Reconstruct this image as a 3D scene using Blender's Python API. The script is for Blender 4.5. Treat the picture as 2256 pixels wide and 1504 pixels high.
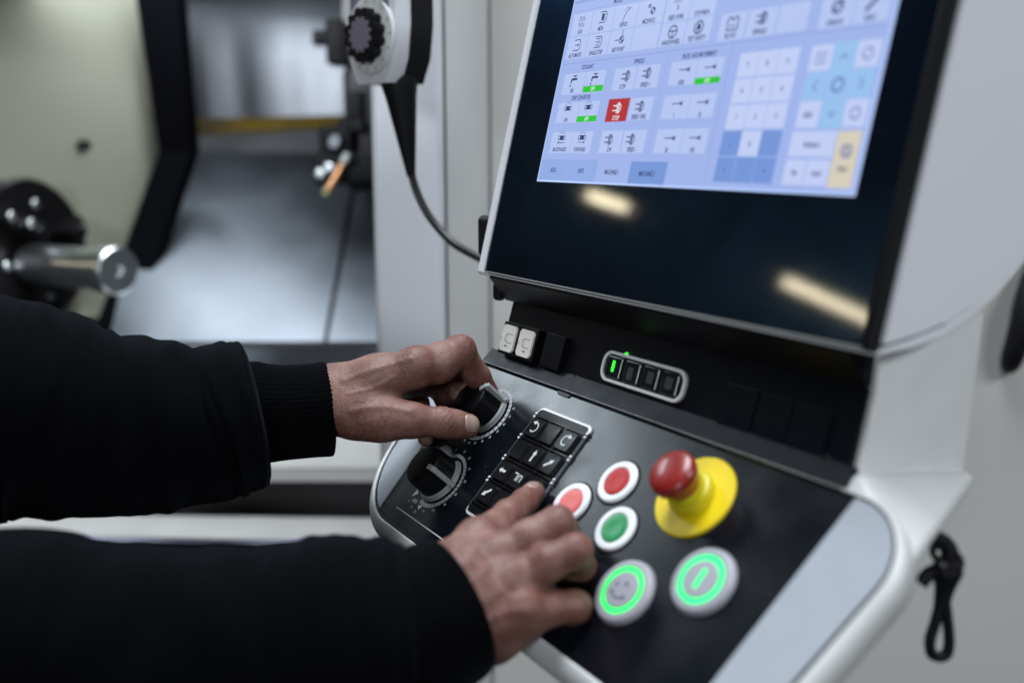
import bpy, bmesh, math, random
import numpy as np
from mathutils import Matrix, Vector, Euler
random.seed(4); np.random.seed(4)
for o in list(bpy.data.objects): bpy.data.objects.remove(o)
SC = bpy.context.scene
COL = SC.collection
rad = math.radians

# ------------------------------------------------------------------ camera
CAMZ = 1.45
FPX, CX, CY, PITCH = 2200.0, 1128.0, 752.0, rad(10.8)
cd = bpy.data.cameras.new('camera'); cam = bpy.data.objects.new('camera', cd); COL.objects.link(cam)
cam.location = (0, 0, CAMZ); cam.rotation_euler = (rad(90) - PITCH, 0, 0)
cd.sensor_width = 36; cd.lens = FPX / 2256 * 36; cd.clip_start = .02; cd.clip_end = 100
cd.dof.use_dof = True; cd.dof.focus_distance = .768; cd.dof.aperture_fstop = 2.7; cd.dof.aperture_blades = 9
SC.camera = cam

# ------------------------------------------------------------------ light of the workshop
wd = bpy.data.worlds.new('World'); SC.world = wd; wd.use_nodes = True
wd.node_tree.nodes['Background'].inputs[0].default_value = (.62, .72, .85, 1)
wd.node_tree.nodes['Background'].inputs[1].default_value = .022
def area(name, loc, target, sx, sy, power, col):
    l = bpy.data.lights.new(name, 'AREA'); l.shape = 'RECTANGLE'; l.size = sx; l.size_y = sy; l.energy = power; l.color = col
    o = bpy.data.objects.new(name, l); COL.objects.link(o); o.location = loc
    d = Vector(target) - Vector(loc); o.rotation_euler = d.to_track_quat('-Z', 'Y').to_euler()
    return o
area('hall_light', (-.1, .95, 3.9), (.1, .8, 1.2), 2.0, 1.2, 92, (.88, .95, 1))
area('bay_light', (-3.14, 3.68, 3.95), (0, .75, 1.25), 1.7, .6, 29, (.80, .92, 1))
area('chamber_lamp', (-.55, 1.80, 1.775), (-.5, 1.85, 1.2), .9, .25, 2.0, (.86, .94, 1))
area('camera_side_fill', (2.3, -1.5, 3.5), (.2, .7, 1.2), 1.6, .7, 52, (.91, .96, 1))  # added fill that brightens the faces turned to the camera side
area('far_light', (-2.2, -5.0, 2.65), (-.3, 1.5, 1.4), 1.6, .8, 78, (.89, .95, 1))
SC.view_settings.view_transform = 'Standard'; SC.view_settings.look = 'None'
SC.view_settings.exposure = .42; SC.view_settings.gamma = 1
SC.cycles.use_denoising = True
SC.cycles.max_bounces = 6; SC.cycles.caustics_reflective = False; SC.cycles.caustics_refractive = False
SC.cycles.sample_clamp_indirect = 4

# ------------------------------------------------------------------ frames (millimetres)
CP, SP = math.cos(PITCH), math.sin(PITCH)
def at(px, py, zc):                      # a point seen at pixel, zc mm along the optical axis -> world mm
    x = (px - CX) / FPX * zc; y = (py - CY) / FPX * zc
    return np.array([x, zc * CP - y * SP, CAMZ * 1000 - zc * SP - y * CP])
def atY(px, py, Y):                      # the same for a world depth Y
    x = (px - CX) / FPX; y = (py - CY) / FPX
    k = Y / (CP - y * SP); return at(px, py, k)
def frame(o, ex, ey, ez):
    return Matrix(((ex[0], ey[0], ez[0], o[0] / 1000), (ex[1], ey[1], ez[1], o[1] / 1000), (ex[2], ey[2], ez[2], o[2] / 1000), (0, 0, 0, 1)))
FD = frame((0, 0, 0), (1, 0, 0), (0, .695, .719), (0, -.719, .695))              # control plate
FC = frame((0, 34.5, 35.3), (1, 0, 0), (0, .2903, .957), (0, -.957, .2903))      # small upright panel
FG = frame((0, 29, 101.5), (1, 0, 0), (0, .239, .971), (0, -.971, .239))         # screen glass
CROOT = (.0192, .7045, CAMZ - .2008); CYAW = rad(-58.65)
def T(x, y, z=0): return Matrix.Translation((x / 1000, y / 1000, z / 1000))
def RZ(a): return Matrix.Rotation(a, 4, 'Z')

# ------------------------------------------------------------------ materials
def mat(name, col, rough=.5, metal=0, spec=.5, noise=0, nscale=30, bump=0, bscale=200, emit=None, es=1, coat=0, coatr=.05, sss=0, rnoise=0, rscale=12, col2=None, stretch=None, trans=0):
    m = bpy.data.materials.new(name); m.use_nodes = True; nt = m.node_tree; N = nt.nodes; L = nt.links
    b = N['Principled BSDF']
    b.inputs['Base Color'].default_value = (*col, 1); b.inputs['Roughness'].default_value = rough; b.inputs['Metallic'].default_value = metal
    b.inputs['Specular IOR Level'].default_value = spec; b.inputs['Coat Weight'].default_value = coat; b.inputs['Coat Roughness'].default_value = coatr
    b.inputs['Transmission Weight'].default_value = trans
    tc = N.new('ShaderNodeTexCoord'); mp = N.new('ShaderNodeMapping'); L.new(tc.outputs['Object'], mp.inputs[0])
    if stretch: mp.inputs['Scale'].default_value = stretch
    def nz(s, d=4):
        t = N.new('ShaderNodeTexNoise'); t.inputs['Scale'].default_value = s; t.inputs['Detail'].default_value = d; L.new(mp.outputs[0], t.inputs['Vector']); return t
    if noise:
        t = nz(nscale); r = N.new('ShaderNodeValToRGB'); r.color_ramp.elements[0].position = .3; r.color_ramp.elements[1].position = .7
        c2 = col2 or tuple(c * (1 - noise) for c in col)
        r.color_ramp.elements[0].color = (*c2, 1); r.color_ramp.elements[1].color = (*col, 1)
        L.new(t.outputs[0], r.inputs[0]); L.new(r.outputs[0], b.inputs['Base Color'])
    if rnoise:
        t = nz(rscale, 6); mr = N.new('ShaderNodeMapRange'); mr.inputs[1].default_value = .3; mr.inputs[2].default_value = .7
        mr.inputs[3].default_value = rough - rnoise; mr.inputs[4].default_value = rough + rnoise
        L.new(t.outputs[0], mr.inputs[0]); L.new(mr.outputs[0], b.inputs['Roughness'])
    if bump:
        t = nz(bscale, 5); bp = N.new('ShaderNodeBump'); bp.inputs['Strength'].default_value = bump; bp.inputs['Distance'].default_value = .001
        L.new(t.outputs[0], bp.inputs['Height']); L.new(bp.outputs[0], b.inputs['Normal'])
    if emit:
        b.inputs['Emission Color'].default_value = (*emit, 1); b.inputs['Emission Strength'].default_value = es
    if sss:
        b.inputs['Subsurface Weight'].default_value = sss; b.inputs['Subsurface Radius'].default_value = (1, .35, .2); b.inputs['Subsurface Scale'].default_value = .004
    return m
def lin(r, g, b):
    f = lambda c: (c / 255) / 12.92 if c <= 10 else (((c / 255) + .055) / 1.055) ** 2.4
    return (f(r), f(g), f(b))
M = {}
M['white'] = mat('white_powder_coat', (.72, .73, .74), .38, noise=.05, nscale=14, bump=.08, bscale=500)
M['column'] = mat('bright_white_paint', (.78, .79, .84), .42, noise=.03, nscale=8)
M['white_matte'] = mat('white_shell_plastic', (.70, .71, .71), .45, noise=.07, nscale=40, bump=.05, bscale=700)
M['strip'] = mat('pale_anodised_strip', (.36, .385, .43), .4, noise=.05, nscale=60, bump=.05, bscale=900)
M['plate'] = mat('black_membrane_plate', (.003, .0045, .0075), .24, spec=.46, rnoise=.05, rscale=26, bump=.012, bscale=420)
M['cpanel'] = mat('black_textured_plastic', (.0032, .004, .008), .42, spec=.2, rnoise=.06, rscale=60, bump=.2, bscale=900)
M['black'] = mat('black_plastic', (.005, .005, .007), .38, spec=.2, rnoise=.06)
M['rubber'] = mat('black_rubber', (.007, .007, .010), .55, spec=.25, bump=.1, bscale=500)
M['knob'] = mat('knob_black', (.0035, .0035, .0045), .36, spec=.28, bump=.06, bscale=600)
M['grey'] = mat('pointer_grey', (.27, .28, .28), .4)
M['print'] = mat('white_print', (.62, .64, .66), .5)
M['printdim'] = mat('grey_print', (.38, .39, .42), .5)
M['keycap'] = mat('key_black', (.007, .0075, .009), .34, spec=.3, rnoise=.06, rscale=80, bump=.06, bscale=700)
M['frame_white'] = mat('translucent_white_frame', (.78, .79, .82), .3)
M['red'] = mat('red_lens', (.40, .022, .024), .35, spec=.25, emit=(.6, .05, .045), es=.04)
M['redlit'] = mat('pink_red_lens', (.55, .10, .10), .3, spec=.3, emit=(.8, .2, .2), es=.14)
M['green'] = mat('green_lens', (.005, .20, .06), .3, emit=(.0, .3, .08), es=.12)
M['estop'] = mat('emergency_red', (.27, .012, .010), .36, coat=.35, coatr=.07, noise=.3, nscale=60, bump=.05, bscale=300)
M['yellow'] = mat('signal_yellow', (.80, .60, .005), .42, noise=.06, nscale=40)
M['collar'] = mat('collar_yellow', (.55, .47, .01), .4)
M['steel'] = mat('button_silver', (.36, .355, .40), .5, metal=.1, noise=.05)
M['led'] = mat('green_light_ring', (.05, .6, .15), .4, emit=(.01, .85, .10), es=.95)
M['led2'] = mat('green_light_pale', (.05, .6, .2), .4, emit=(.0, .80, .17), es=.80)
M['ledspot'] = mat('green_indicator', (.05, .7, .1), .4, emit=(.04, 1, .03), es=1.1)
M['lens'] = mat('milky_lens', (.66, .65, .60), .28, emit=(.8, .8, .78), es=.10, noise=.06, nscale=90)
M['faint'] = mat('faint_grey_print', (.16, .16, .185), .5)
M['ink'] = mat('dark_ink', (.05, .05, .055), .5)
M['window'] = mat('smoked_window', (.01, .012, .012), .06, coat=.6)
M['greyknob'] = mat('dim_contact', (.05, .055, .06), .4)

def tilt_glass():
    m = mat('screen_glass', (.002, .0024, .0035), .05, spec=.42)
    nt = m.node_tree; b = nt.nodes['Principled BSDF']; out = nt.nodes['Material Output']
    g = nt.nodes.new('ShaderNodeBsdfGlossy'); g.inputs['Color'].default_value = (.006, .018, .042, 1); g.inputs['Roughness'].default_value = .27
    a = nt.nodes.new('ShaderNodeAddShader'); nt.links.new(b.outputs[0], a.inputs[0]); nt.links.new(g.outputs[0], a.inputs[1]); nt.links.new(a.outputs[0], out.inputs[0])
    tc = nt.nodes.new('ShaderNodeTexCoord'); nz = nt.nodes.new('ShaderNodeTexNoise'); nz.inputs['Scale'].default_value = 22; nz.inputs['Detail'].default_value = 6; nz.inputs['Distortion'].default_value = 1.2
    r = nt.nodes.new('ShaderNodeValToRGB'); r.color_ramp.elements[0].position = .35; r.color_ramp.elements[1].position = .72
    r.color_ramp.elements[0].color = (.004, .014, .036, 1); r.color_ramp.elements[1].color = (.010, .028, .066, 1)
    nt.links.new(tc.outputs['Object'], nz.inputs['Vector']); nt.links.new(nz.outputs[0], r.inputs[0]); nt.links.new(r.outputs[0], g.inputs['Color'])
    return m
M['glass'] = tilt_glass()
def dust(m, dens=.055, col=(.06, .065, .07)):
    nt = m.node_tree; b = nt.nodes['Principled BSDF']; tc = nt.nodes.new('ShaderNodeTexCoord')
    v = nt.nodes.new('ShaderNodeTexVoronoi'); v.inputs['Scale'].default_value = 170; nt.links.new(tc.outputs['Object'], v.inputs['Vector'])
    nz = nt.nodes.new('ShaderNodeTexNoise'); nz.inputs['Scale'].default_value = 9; nt.links.new(tc.outputs['Object'], nz.inputs['Vector'])
    md = nt.nodes.new('ShaderNodeMath'); md.operation = 'MULTIPLY'; md.inputs[1].default_value = dens * 2.4; nt.links.new(nz.outputs[0], md.inputs[0])
    lt = nt.nodes.new('ShaderNodeMath'); lt.operation = 'LESS_THAN'; nt.links.new(v.outputs['Distance'], lt.inputs[0]); nt.links.new(md.outputs[0], lt.inputs[1])
    mx = nt.nodes.new('ShaderNodeMix'); mx.data_type = 'RGBA'; mx.inputs[6].default_value = b.inputs['Base Color'].default_value; mx.inputs[7].default_value = (*col, 1)
    nt.links.new(lt.outputs[0], mx.inputs[0]); nt.links.new(mx.outputs[2], b.inputs['Base Color'])
dust(M['plate']); dust(M['cpanel'], .05)
def uneven(m, s0, s1):
    nt = m.node_tree; b = nt.nodes['Principled BSDF']; tc = nt.nodes.new('ShaderNodeTexCoord'); nz = nt.nodes.new('ShaderNodeTexNoise'); nz.inputs['Scale'].default_value = 75; nz.inputs['Detail'].default_value = 1
    mr = nt.nodes.new('ShaderNodeMapRange'); mr.inputs[1].default_value = .35; mr.inputs[2].default_value = .65; mr.inputs[3].default_value = s0; mr.inputs[4].default_value = s1
    nt.links.new(tc.outputs['Object'], nz.inputs['Vector']); nt.links.new(nz.outputs[0], mr.inputs[0]); nt.links.new(mr.outputs[0], b.inputs['Emission Strength'])
uneven(M['led'], .45, 1.1); uneven(M['led2'], .45, .95)

def screen_mat(name, rgb, k=1.0):
    return mat(name, (.01, .01, .012), .25, spec=.35, emit=lin(*rgb), es=k * .80)
S = {'bg': screen_mat('screen_background', (153, 173, 226)), 'tile': screen_mat('screen_tile', (173, 190, 232)), 'tile2': screen_mat('screen_tile_pale', (186, 199, 236)),
     'line': screen_mat('screen_line', (135, 152, 212)), 'blue': screen_mat('screen_tile_blue', (112, 144, 208)), 'tab': screen_mat('screen_tab_blue', (138, 164, 220)),
     'cyan': screen_mat('screen_tile_cyan', (146, 186, 230)), 'yellow': screen_mat('screen_tile_yellow', (206, 198, 180)), 'green': screen_mat('screen_green', (38, 190, 44)),
     'red': screen_mat('screen_red', (172, 44, 50)), 'ink': screen_mat('screen_ink', (44, 56, 104)), 'dim': screen_mat('screen_ink_dim', (98, 112, 168)), 'white': screen_mat('screen_white', (225, 228, 240)),
     'edge': screen_mat('screen_bright_edge', (176, 200, 248))}

def skin_mat():
    m = bpy.data.materials.new('skin'); m.use_nodes = True; nt = m.node_tree; N = nt.nodes; L = nt.links; b = N['Principled BSDF']
    tc = N.new('ShaderNodeTexCoord')
    def nz(s, d=4, rough=.55):
        t = N.new('ShaderNodeTexNoise'); t.inputs['Scale'].default_value = s; t.inputs['Detail'].default_value = d; t.inputs['Roughness'].default_value = rough
        L.new(tc.outputs['Object'], t.inputs['Vector']); return t
    n1 = nz(48, 4); r1 = N.new('ShaderNodeValToRGB'); e = r1.color_ramp.elements
    e[0].position = .32; e[0].color = (.125, .050, .041, 1); e[1].position = .68; e[1].color = (.262, .150, .120, 1)
    L.new(n1.outputs[0], r1.inputs[0])
    n2 = nz(420, 3, .7); r2 = N.new('ShaderNodeValToRGB'); e = r2.color_ramp.elements
    e[0].position = .35; e[0].color = (.62, .5, .46, 1); e[1].position = .6; e[1].color = (1, 1, 1, 1)
    L.new(n2.outputs[0], r2.inputs[0])
    mx = N.new('ShaderNodeMix'); mx.data_type = 'RGBA'; mx.blend_type = 'MULTIPLY'; mx.inputs[0].default_value = .55
    L.new(r1.outputs[0], mx.inputs[6]); L.new(r2.outputs[0], mx.inputs[7])
    at_ = N.new('ShaderNodeAttribute'); at_.attribute_name = 'flush'
    mx2 = N.new('ShaderNodeMix'); mx2.data_type = 'RGBA'; mx2.inputs[7].default_value = (.165, .055, .043, 1)
    mm = N.new('ShaderNodeMath'); mm.operation = 'MULTIPLY'; mm.inputs[1].default_value = .6; L.new(at_.outputs['Fac'], mm.inputs[0])
    L.new(mm.outputs[0], mx2.inputs[0]); L.new(mx.outputs[2], mx2.inputs[6]); L.new(mx2.outputs[2], b.inputs['Base Color'])
    b.inputs['Roughness'].default_value = .52; b.inputs['Specular IOR Level'].default_value = .4
    b.inputs['Subsurface Weight'].default_value = .25; b.inputs['Subsurface Radius'].default_value = (1, .4, .25); b.inputs['Subsurface Scale'].default_value = .0028
    v = N.new('ShaderNodeTexVoronoi'); v.inputs['Scale'].default_value = 620; v.feature = 'DISTANCE_TO_EDGE'
    mp = N.new('ShaderNodeMapping'); mp.inputs['Scale'].default_value = (.5, 1, 1); L.new(tc.outputs['Object'], mp.inputs[0]); L.new(mp.outputs[0], v.inputs['Vector'])
    n3 = nz(160, 5, .6)
    ad = N.new('ShaderNodeMath'); ad.operation = 'MULTIPLY_ADD'; ad.inputs[1].default_value = .6; L.new(v.outputs['Distance'], ad.inputs[0]); L.new(n3.outputs[0], ad.inputs[2])
    bp = N.new('ShaderNodeBump'); bp.inputs['Strength'].default_value = .42; bp.inputs['Distance'].default_value = .0012
    L.new(ad.outputs[0], bp.inputs['Height']); L.new(bp.outputs[0], b.inputs['Normal'])
    return m
M['skin'] = skin_mat()
M['nail'] = mat('fingernail', (.36, .24, .21), .28, coat=.25, coatr=.15, noise=.12, nscale=300, sss=.2)
def fabric_mat(name, col, rib=None):
    m = mat(name, col, .9, spec=.03, bump=.5, bscale=1400, noise=.3, nscale=260)
    b = m.node_tree.nodes['Principled BSDF']; b.inputs['Sheen Weight'].default_value = .03; b.inputs['Sheen Roughness'].default_value = .45
    b.inputs['Sheen Tint'].default_value = (.55, .65, .9, 1)
    return m
M['fabric'] = fabric_mat('black_sweatshirt', (.0017, .0019, .0027)); M['cuff'] = fabric_mat('black_rib_knit', (.0014, .0015, .0020))
M['hair'] = mat('dark_hair', (.02, .012, .01), .5)
# machine
M['tube'] = mat('fluorescent_tube', (.8, .8, .7), .5, emit=(1, .87, .60), es=20)
M['beige'] = mat('beige_machine_paint', (.33, .33, .25), .5, noise=.08, nscale=4)
M['frame_dark'] = mat('dark_door_frame', (.003, .003, .005), .8, spec=.05)
M['stainless'] = mat('brushed_stainless', (.30, .315, .35), .36, metal=1, rnoise=.09, rscale=5, noise=.25, nscale=3, bump=.05, bscale=60, stretch=(1, .3, .3))
M['chute'] = mat('chip_slope_steel', (.34, .37, .42), .40, metal=1, rnoise=.06, rscale=6, noise=.22, nscale=5, bump=.06, bscale=40)
M['stain'] = mat('coolant_stained_rail', (.34, .22, .02), .5, noise=.75, nscale=9, col2=(.035, .028, .02))
M['ledge'] = mat('dull_ledge_steel', (.20, .205, .22), .5, noise=.3, nscale=8)
M['clear'] = mat('smoky_clear_frame', (.10, .105, .12), .15)
M['sill'] = mat('sill_paint', (.50, .49, .48), .4, noise=.12, nscale=12)
M['brown'] = mat('brown_grey_gap', (.075, .065, .07), .6, noise=.35, nscale=10)  # dark brownish grey, varied at random
M['bluestrip'] = mat('steel_edge', (.26, .27, .36), .3, metal=.6)
M['gapblack'] = mat('gap_black', (.01, .01, .012), .7)
M['iron'] = mat('oily_dark_steel', (.035, .033, .036), .32, metal=.7, noise=.4, nscale=30)
M['chrome'] = mat('bright_turned_steel', (.90, .94, .95), .30, metal=1, bump=.03, bscale=80)
M['copper'] = mat('copper_rod', (.65, .32, .16), .3, metal=.8)
M['brass'] = mat('brass_tip', (.75, .68, .38), .25, metal=.8)
M['lavender'] = mat('pendant_label', (.17, .15, .21), .3)
M['wallgrey'] = mat('warm_grey_panel', (.56, .55, .53), .5, noise=.06, nscale=3)
M['cable'] = mat('cable_black', (.016, .017, .02), .4)

# ------------------------------------------------------------------ mesh helpers (input mm)
def link(o, parent=None, mtx=None):
    COL.objects.link(o)
    if parent is not None: o.parent = parent
    if mtx is not None: o.matrix_local = mtx
    return o
def finish(name, bm, m, parent=None, mtx=None, smooth=35):
    me = bpy.data.meshes.new(name)
    for v in bm.verts: v.co *= .001
    bmesh.ops.recalc_face_normals(bm, faces=bm.faces[:])
    bm.to_mesh(me); bm.free()
    ms = m if isinstance(m, (list, tuple)) else [m]
    for k in ms: me.materials.append(M[k] if isinstance(k, str) else k)
    if smooth:
        for p in me.polygons: p.use_smooth = True
        try: me.set_sharp_from_angle(angle=rad(smooth))
        except Exception: pass
    o = link(bpy.data.objects.new(name, me), parent, mtx)
    if smooth and smooth < 70: w_ = o.modifiers.new('wn', 'WEIGHTED_NORMAL'); w_.keep_sharp = True
    return o
def bevel(bm, w, seg=2, ang=30):
    if w <= 0: return
    es = [e for e in bm.edges if len(e.link_faces) == 2 and e.calc_face_angle(0) > rad(ang)]
    if es: bmesh.ops.bevel(bm, geom=es, offset=w, segments=seg, profile=.5, affect='EDGES', clamp_overlap=True)
def b_box(bm, x0, x1, y0, y1, z0, z1, mtx=None):
    r = bmesh.ops.create_cube(bm, size=1)
    for v in r['verts']:
        v.co = Vector(((x0 + x1) / 2 + v.co.x * (x1 - x0), (y0 + y1) / 2 + v.co.y * (y1 - y0), (z0 + z1) / 2 + v.co.z * (z1 - z0)))
        if mtx is not None: v.co = mtx @ v.co
    return r['verts']
def box(name, x0, x1, y0, y1, z0, z1, m, parent=None, mtx=None, bw=1, seg=2):
    bm = bmesh.new(); b_box(bm, x0, x1, y0, y1, z0, z1); bevel(bm, bw, seg); return finish(name, bm, m, parent, mtx)
def b_prism(bm, pts, z0, z1):
    a = [bm.verts.new((p[0], p[1], z0)) for p in pts]; b = [bm.verts.new((p[0], p[1], z1)) for p in pts]
    n = len(pts); bm.faces.new(a[::-1]); bm.faces.new(b)
    for i in range(n): bm.faces.new((a[i], a[(i + 1) % n], b[(i + 1) % n], b[i]))
def prism(name, pts, z0, z1, m, parent=None, mtx=None, bw=.5, seg=2, ang=50):
    bm = bmesh.new(); b_prism(bm, pts, z0, z1); bevel(bm, bw, seg, ang); return finish(name, bm, m, parent, mtx)
def hull_prism(name, poly_a, poly_b, m, parent=None, mtx=None, bw=0, seg=2):
    bm = bmesh.new(); a = [bm.verts.new(p) for p in poly_a]; b = [bm.verts.new(p) for p in poly_b]; n = len(a)
    bm.faces.new(a[::-1]); bm.faces.new(b)
    for i in range(n): bm.faces.new((a[i], a[(i + 1) % n], b[(i + 1) % n], b[i]))
    bevel(bm, bw, seg); return finish(name, bm, m, parent, mtx)
def rrect(x0, x1, y0, y1, r, n=6):
    rs = r if isinstance(r, (list, tuple)) else [r] * 4   # bl, br, tr, tl
    P = []
    for (cx, cy, a0, q) in ((x0, y0, 180, 0), (x1, y0, 270, 1), (x1, y1, 0, 2), (x0, y1, 90, 3)):
        R_ = rs[q]; ox = cx + (R_ if q in (0, 3) else -R_); oy = cy + (R_ if q in (0, 1) else -R_)
        for i in range(n + 1):
            a = rad(a0 + 90 * i / n); P.append((ox + R_ * math.cos(a), oy + R_ * math.sin(a)))
    return P
def b_lathe(bm, prof, seg=40, mtx=None):
    rings = []
    for r, z in prof:
        if r < 1e-6: rings.append([bm.verts.new((0, 0, z))])
        else: rings.append([bm.verts.new((r * math.cos(2 * math.pi * i / seg), r * math.sin(2 * math.pi * i / seg), z)) for i in range(seg)])
    for a, b in zip(rings, rings[1:]):
        for i in range(seg):
            j = (i + 1) % seg
            if len(a) == 1: bm.faces.new((a[0], b[i], b[j]))
            elif len(b) == 1: bm.faces.new((a[i], a[j], b[0]))
            else: bm.faces.new((a[i], a[j], b[j], b[i]))
    if mtx is not None:
        for r in rings:
            for v in r: v.co = mtx @ v.co
def lathe(name, prof, m, parent=None, mtx=None, seg=40, smooth=35):
    bm = bmesh.new(); b_lathe(bm, prof, seg); return finish(name, bm, m, parent, mtx, smooth)
def catmull(P, n=8):
    P = [np.array(p, float) for p in P]; Q = [2 * P[0] - P[1]] + P + [2 * P[-1] - P[-2]]; out = []
    for i in range(1, len(Q) - 2):
        for k in range(n):
            t = k / n; a, b, c, d = Q[i - 1:i + 3]
            out.append(.5 * ((2 * b) + (c - a) * t + (2 * a - 5 * b + 4 * c - d) * t * t + (3 * b - a - 3 * c + d) * t ** 3))
    out.append(P[-1]); return out
def b_tube(bm, path, radii, seg=12, closed=False):
    path = [Vector(p) for p in path]; n = len(path); rings = []
    if not hasattr(radii, '__len__'): radii = [radii] * n
    up = Vector((0, 0, 1))
    for i, p in enumerate(path):
        if closed: d = path[(i + 1) % n] - path[i - 1]
        else: d = path[min(i + 1, n - 1)] - path[max(i - 1, 0)]
        d.normalize(); u = up - d * up.dot(d)
        if u.length < .05: u = Vector((1, 0, 0)) - d * d.x
        u.normalize(); w = d.cross(u); up = u
        rings.append([bm.verts.new(p + (u * math.cos(2 * math.pi * k / seg) + w * math.sin(2 * math.pi * k / seg)) * radii[i]) for k in range(seg)])
    pairs = list(zip(rings, rings[1:])) + ([(rings[-1], rings[0])] if closed else [])
    for a, b in pairs:
        for k in range(seg): bm.faces.new((a[k], a[(k + 1) % seg], b[(k + 1) % seg], b[k]))
    if not closed: bm.faces.new(rings[0][::-1]); bm.faces.new(rings[-1])
def tube(name, path, radii, m, parent=None, mtx=None, seg=12, closed=False):
    bm = bmesh.new(); b_tube(bm, path, radii, seg, closed); return finish(name, bm, m, parent, mtx, 50)
def empty(name, label, cat, loc=(0, 0, 0), rz=0, group=None):
    o = bpy.data.objects.new(name, None); COL.objects.link(o); o.location = loc; o.rotation_euler = (0, 0, rz)
    o['label'] = label; o['category'] = cat
    if group: o['group'] = group
    return o
def b_text(bm, s, x, y, h, z=0, wx=.62, ang=0, align='CENTER', thick=0):
    cu = bpy.data.curves.new('t', 'FONT'); cu.body = s; cu.size = h * 1.38; cu.align_x = align; cu.resolution_u = 2; cu.offset = thick
    ob = bpy.data.objects.new('t', cu); COL.objects.link(ob)
    me = bpy.data.meshes.new_from_object(ob.evaluated_get(bpy.context.evaluated_depsgraph_get()))
    bpy.data.objects.remove(ob); bpy.data.curves.remove(cu)
    mt = Matrix.Translation((x, y, z)) @ Matrix.Rotation(ang, 4, 'Z') @ Matrix.Diagonal((wx, 1, 1, 1)) @ Matrix.Translation((0, -h * .5, 0))
    me.transform(mt); bm.from_mesh(me); bpy.data.meshes.remove(me)
def b_rect(bm, x0, x1, y0, y1, z): bm.faces.new([bm.verts.new(p) for p in ((x0, y0, z), (x1, y0, z), (x1, y1, z), (x0, y1, z))])
def b_poly(bm, pts, z): bm.faces.new([bm.verts.new((p[0], p[1], z)) for p in pts])
def b_line(bm, pts, w, z):
    for (a, b) in zip(pts, pts[1:]):
        a = Vector(a); b = Vector(b); d = (b - a).normalized() * w / 2; n_ = Vector((-d.y, d.x))
        b_poly(bm, [a - d - n_, b + d - n_, b + d + n_, a - d + n_], z)
def b_arc(bm, cx, cy, r0, r1, a0, a1, z, n=16):
    for i in range(n):
        p = rad(a0 + (a1 - a0) * i / n); q = rad(a0 + (a1 - a0) * (i + 1) / n)
        b_poly(bm, [(cx + r0 * math.cos(p), cy + r0 * math.sin(p)), (cx + r1 * math.cos(p), cy + r1 * math.sin(p)), (cx + r1 * math.cos(q), cy + r1 * math.sin(q)), (cx + r0 * math.cos(q), cy + r0 * math.sin(q))], z)
def flat(name, fn, m, parent, mtx):
    bm = bmesh.new(); fn(bm); return finish(name, bm, m, parent, mtx, 0)

# ================================================================== the machine behind
mach = empty('lathe_machine', 'white lathe enclosure with open work chamber standing behind the control console', 'machine', (0, 1.2, 0))
mach_in = Matrix.Translation((0, -1.2, 0))
def mbox(name, a, b, y0, y1, m, bw=2, seg=2):          # box given by two pixels at depth y0, reaching back to y1
    p = atY(*a, y0); q = atY(*b, y0)
    return box(name, min(p[0], q[0]), max(p[0], q[0]), y0, y1, min(p[2], q[2]), max(p[2], q[2]), m, mach, mach_in, bw, seg)
YC = 1200
xl = atY(822, 480, YC)[0]; xr = atY(978, 480, YC)[0]
box('column', xl, xr, YC, 1500, 300, 2300, 'column', mach, mach_in, 9, 3)
xr2 = atY(1075, 480, 1290)[0]
hull_prism('column_return', [(xr + 3, 1216, 300), (xr2, 1330, 300), (xr2, 1480, 300), (xr + 3, 1480, 300)], [(xr + 3, 1216, 2300), (xr2, 1330, 2300), (xr2, 1480, 2300), (xr + 3, 1480, 2300)], 'white', mach, mach_in, 6, 3)
box('front_panel', xr2 + 2, 1700, 1345, 1400, -400, 2300, 'wallgrey', mach, mach_in, 4)
# chamber
def quad_slab(name, corners, thick, m, bw=0):
    P = [Vector(c) for c in corners]; n_ = (P[1] - P[0]).cross(P[3] - P[0]).normalized()
    if n_.y < 0: n_ = -n_
    return hull_prism(name, P, [p + n_ * thick for p in P], m, mach, mach_in, bw)
quad_slab('chamber_back', [atY(385, -260, 2350), atY(840, -260, 2350), atY(840, 262, 2350), atY(385, 262, 2350)], 20, 'stainless')
quad_slab('stained_rail', [atY(385, 264, 2335), atY(800, 252, 2335), atY(800, 272, 2310), atY(385, 302, 2310)], 18, 'stain')
quad_slab('ledge', [atY(385, 303, 2300), atY(820, 277, 2300), atY(820, 330, 2200), atY(385, 336, 2200)], 15, 'ledge')
quad_slab('chip_slope', [atY(330, 338, 2195), atY(786, 338, 2195), atY(712, 752, 1680), atY(240, 752, 1680)], 12, 'chute')
quad_slab('slope_gap', [atY(760, 338, 2210), atY(830, 338, 2210), atY(770, 752, 1695), atY(690, 752, 1695)], 6, 'gapblack')
quad_slab('chip_slope', [atY(800, 338, 2195), atY(900, 338, 2195), atY(900, 752, 1680), atY(722, 752, 1680)], 12, 'chute')
quad_slab('sill_lip', [atY(200, 752, 1678), atY(900, 756, 1678), atY(900, 765, 1665), atY(200, 761, 1665)], 12, 'gapblack')
quad_slab('sill_face', [atY(150, 763, 1660), atY(900, 767, 1660), atY(900, 905, 1640), atY(150, 905, 1640)], 12, 'chute')
quad_slab('sill_top', [atY(150, 906, 1630), atY(900, 906, 1630), atY(900, 1030, 1480), atY(150, 1030, 1480)], 12, 'sill')
quad_slab('sill_edge', [atY(150, 1031, 1478), atY(900, 1034, 1478), atY(900, 1060, 1470), atY(150, 1058, 1470)], 12, 'sill')
quad_slab('sill_gap', [atY(60, 1060, 1500), atY(900, 1062, 1500), atY(900, 1142, 1500), atY(60, 1135, 1500)], 12, 'brown')
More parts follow.
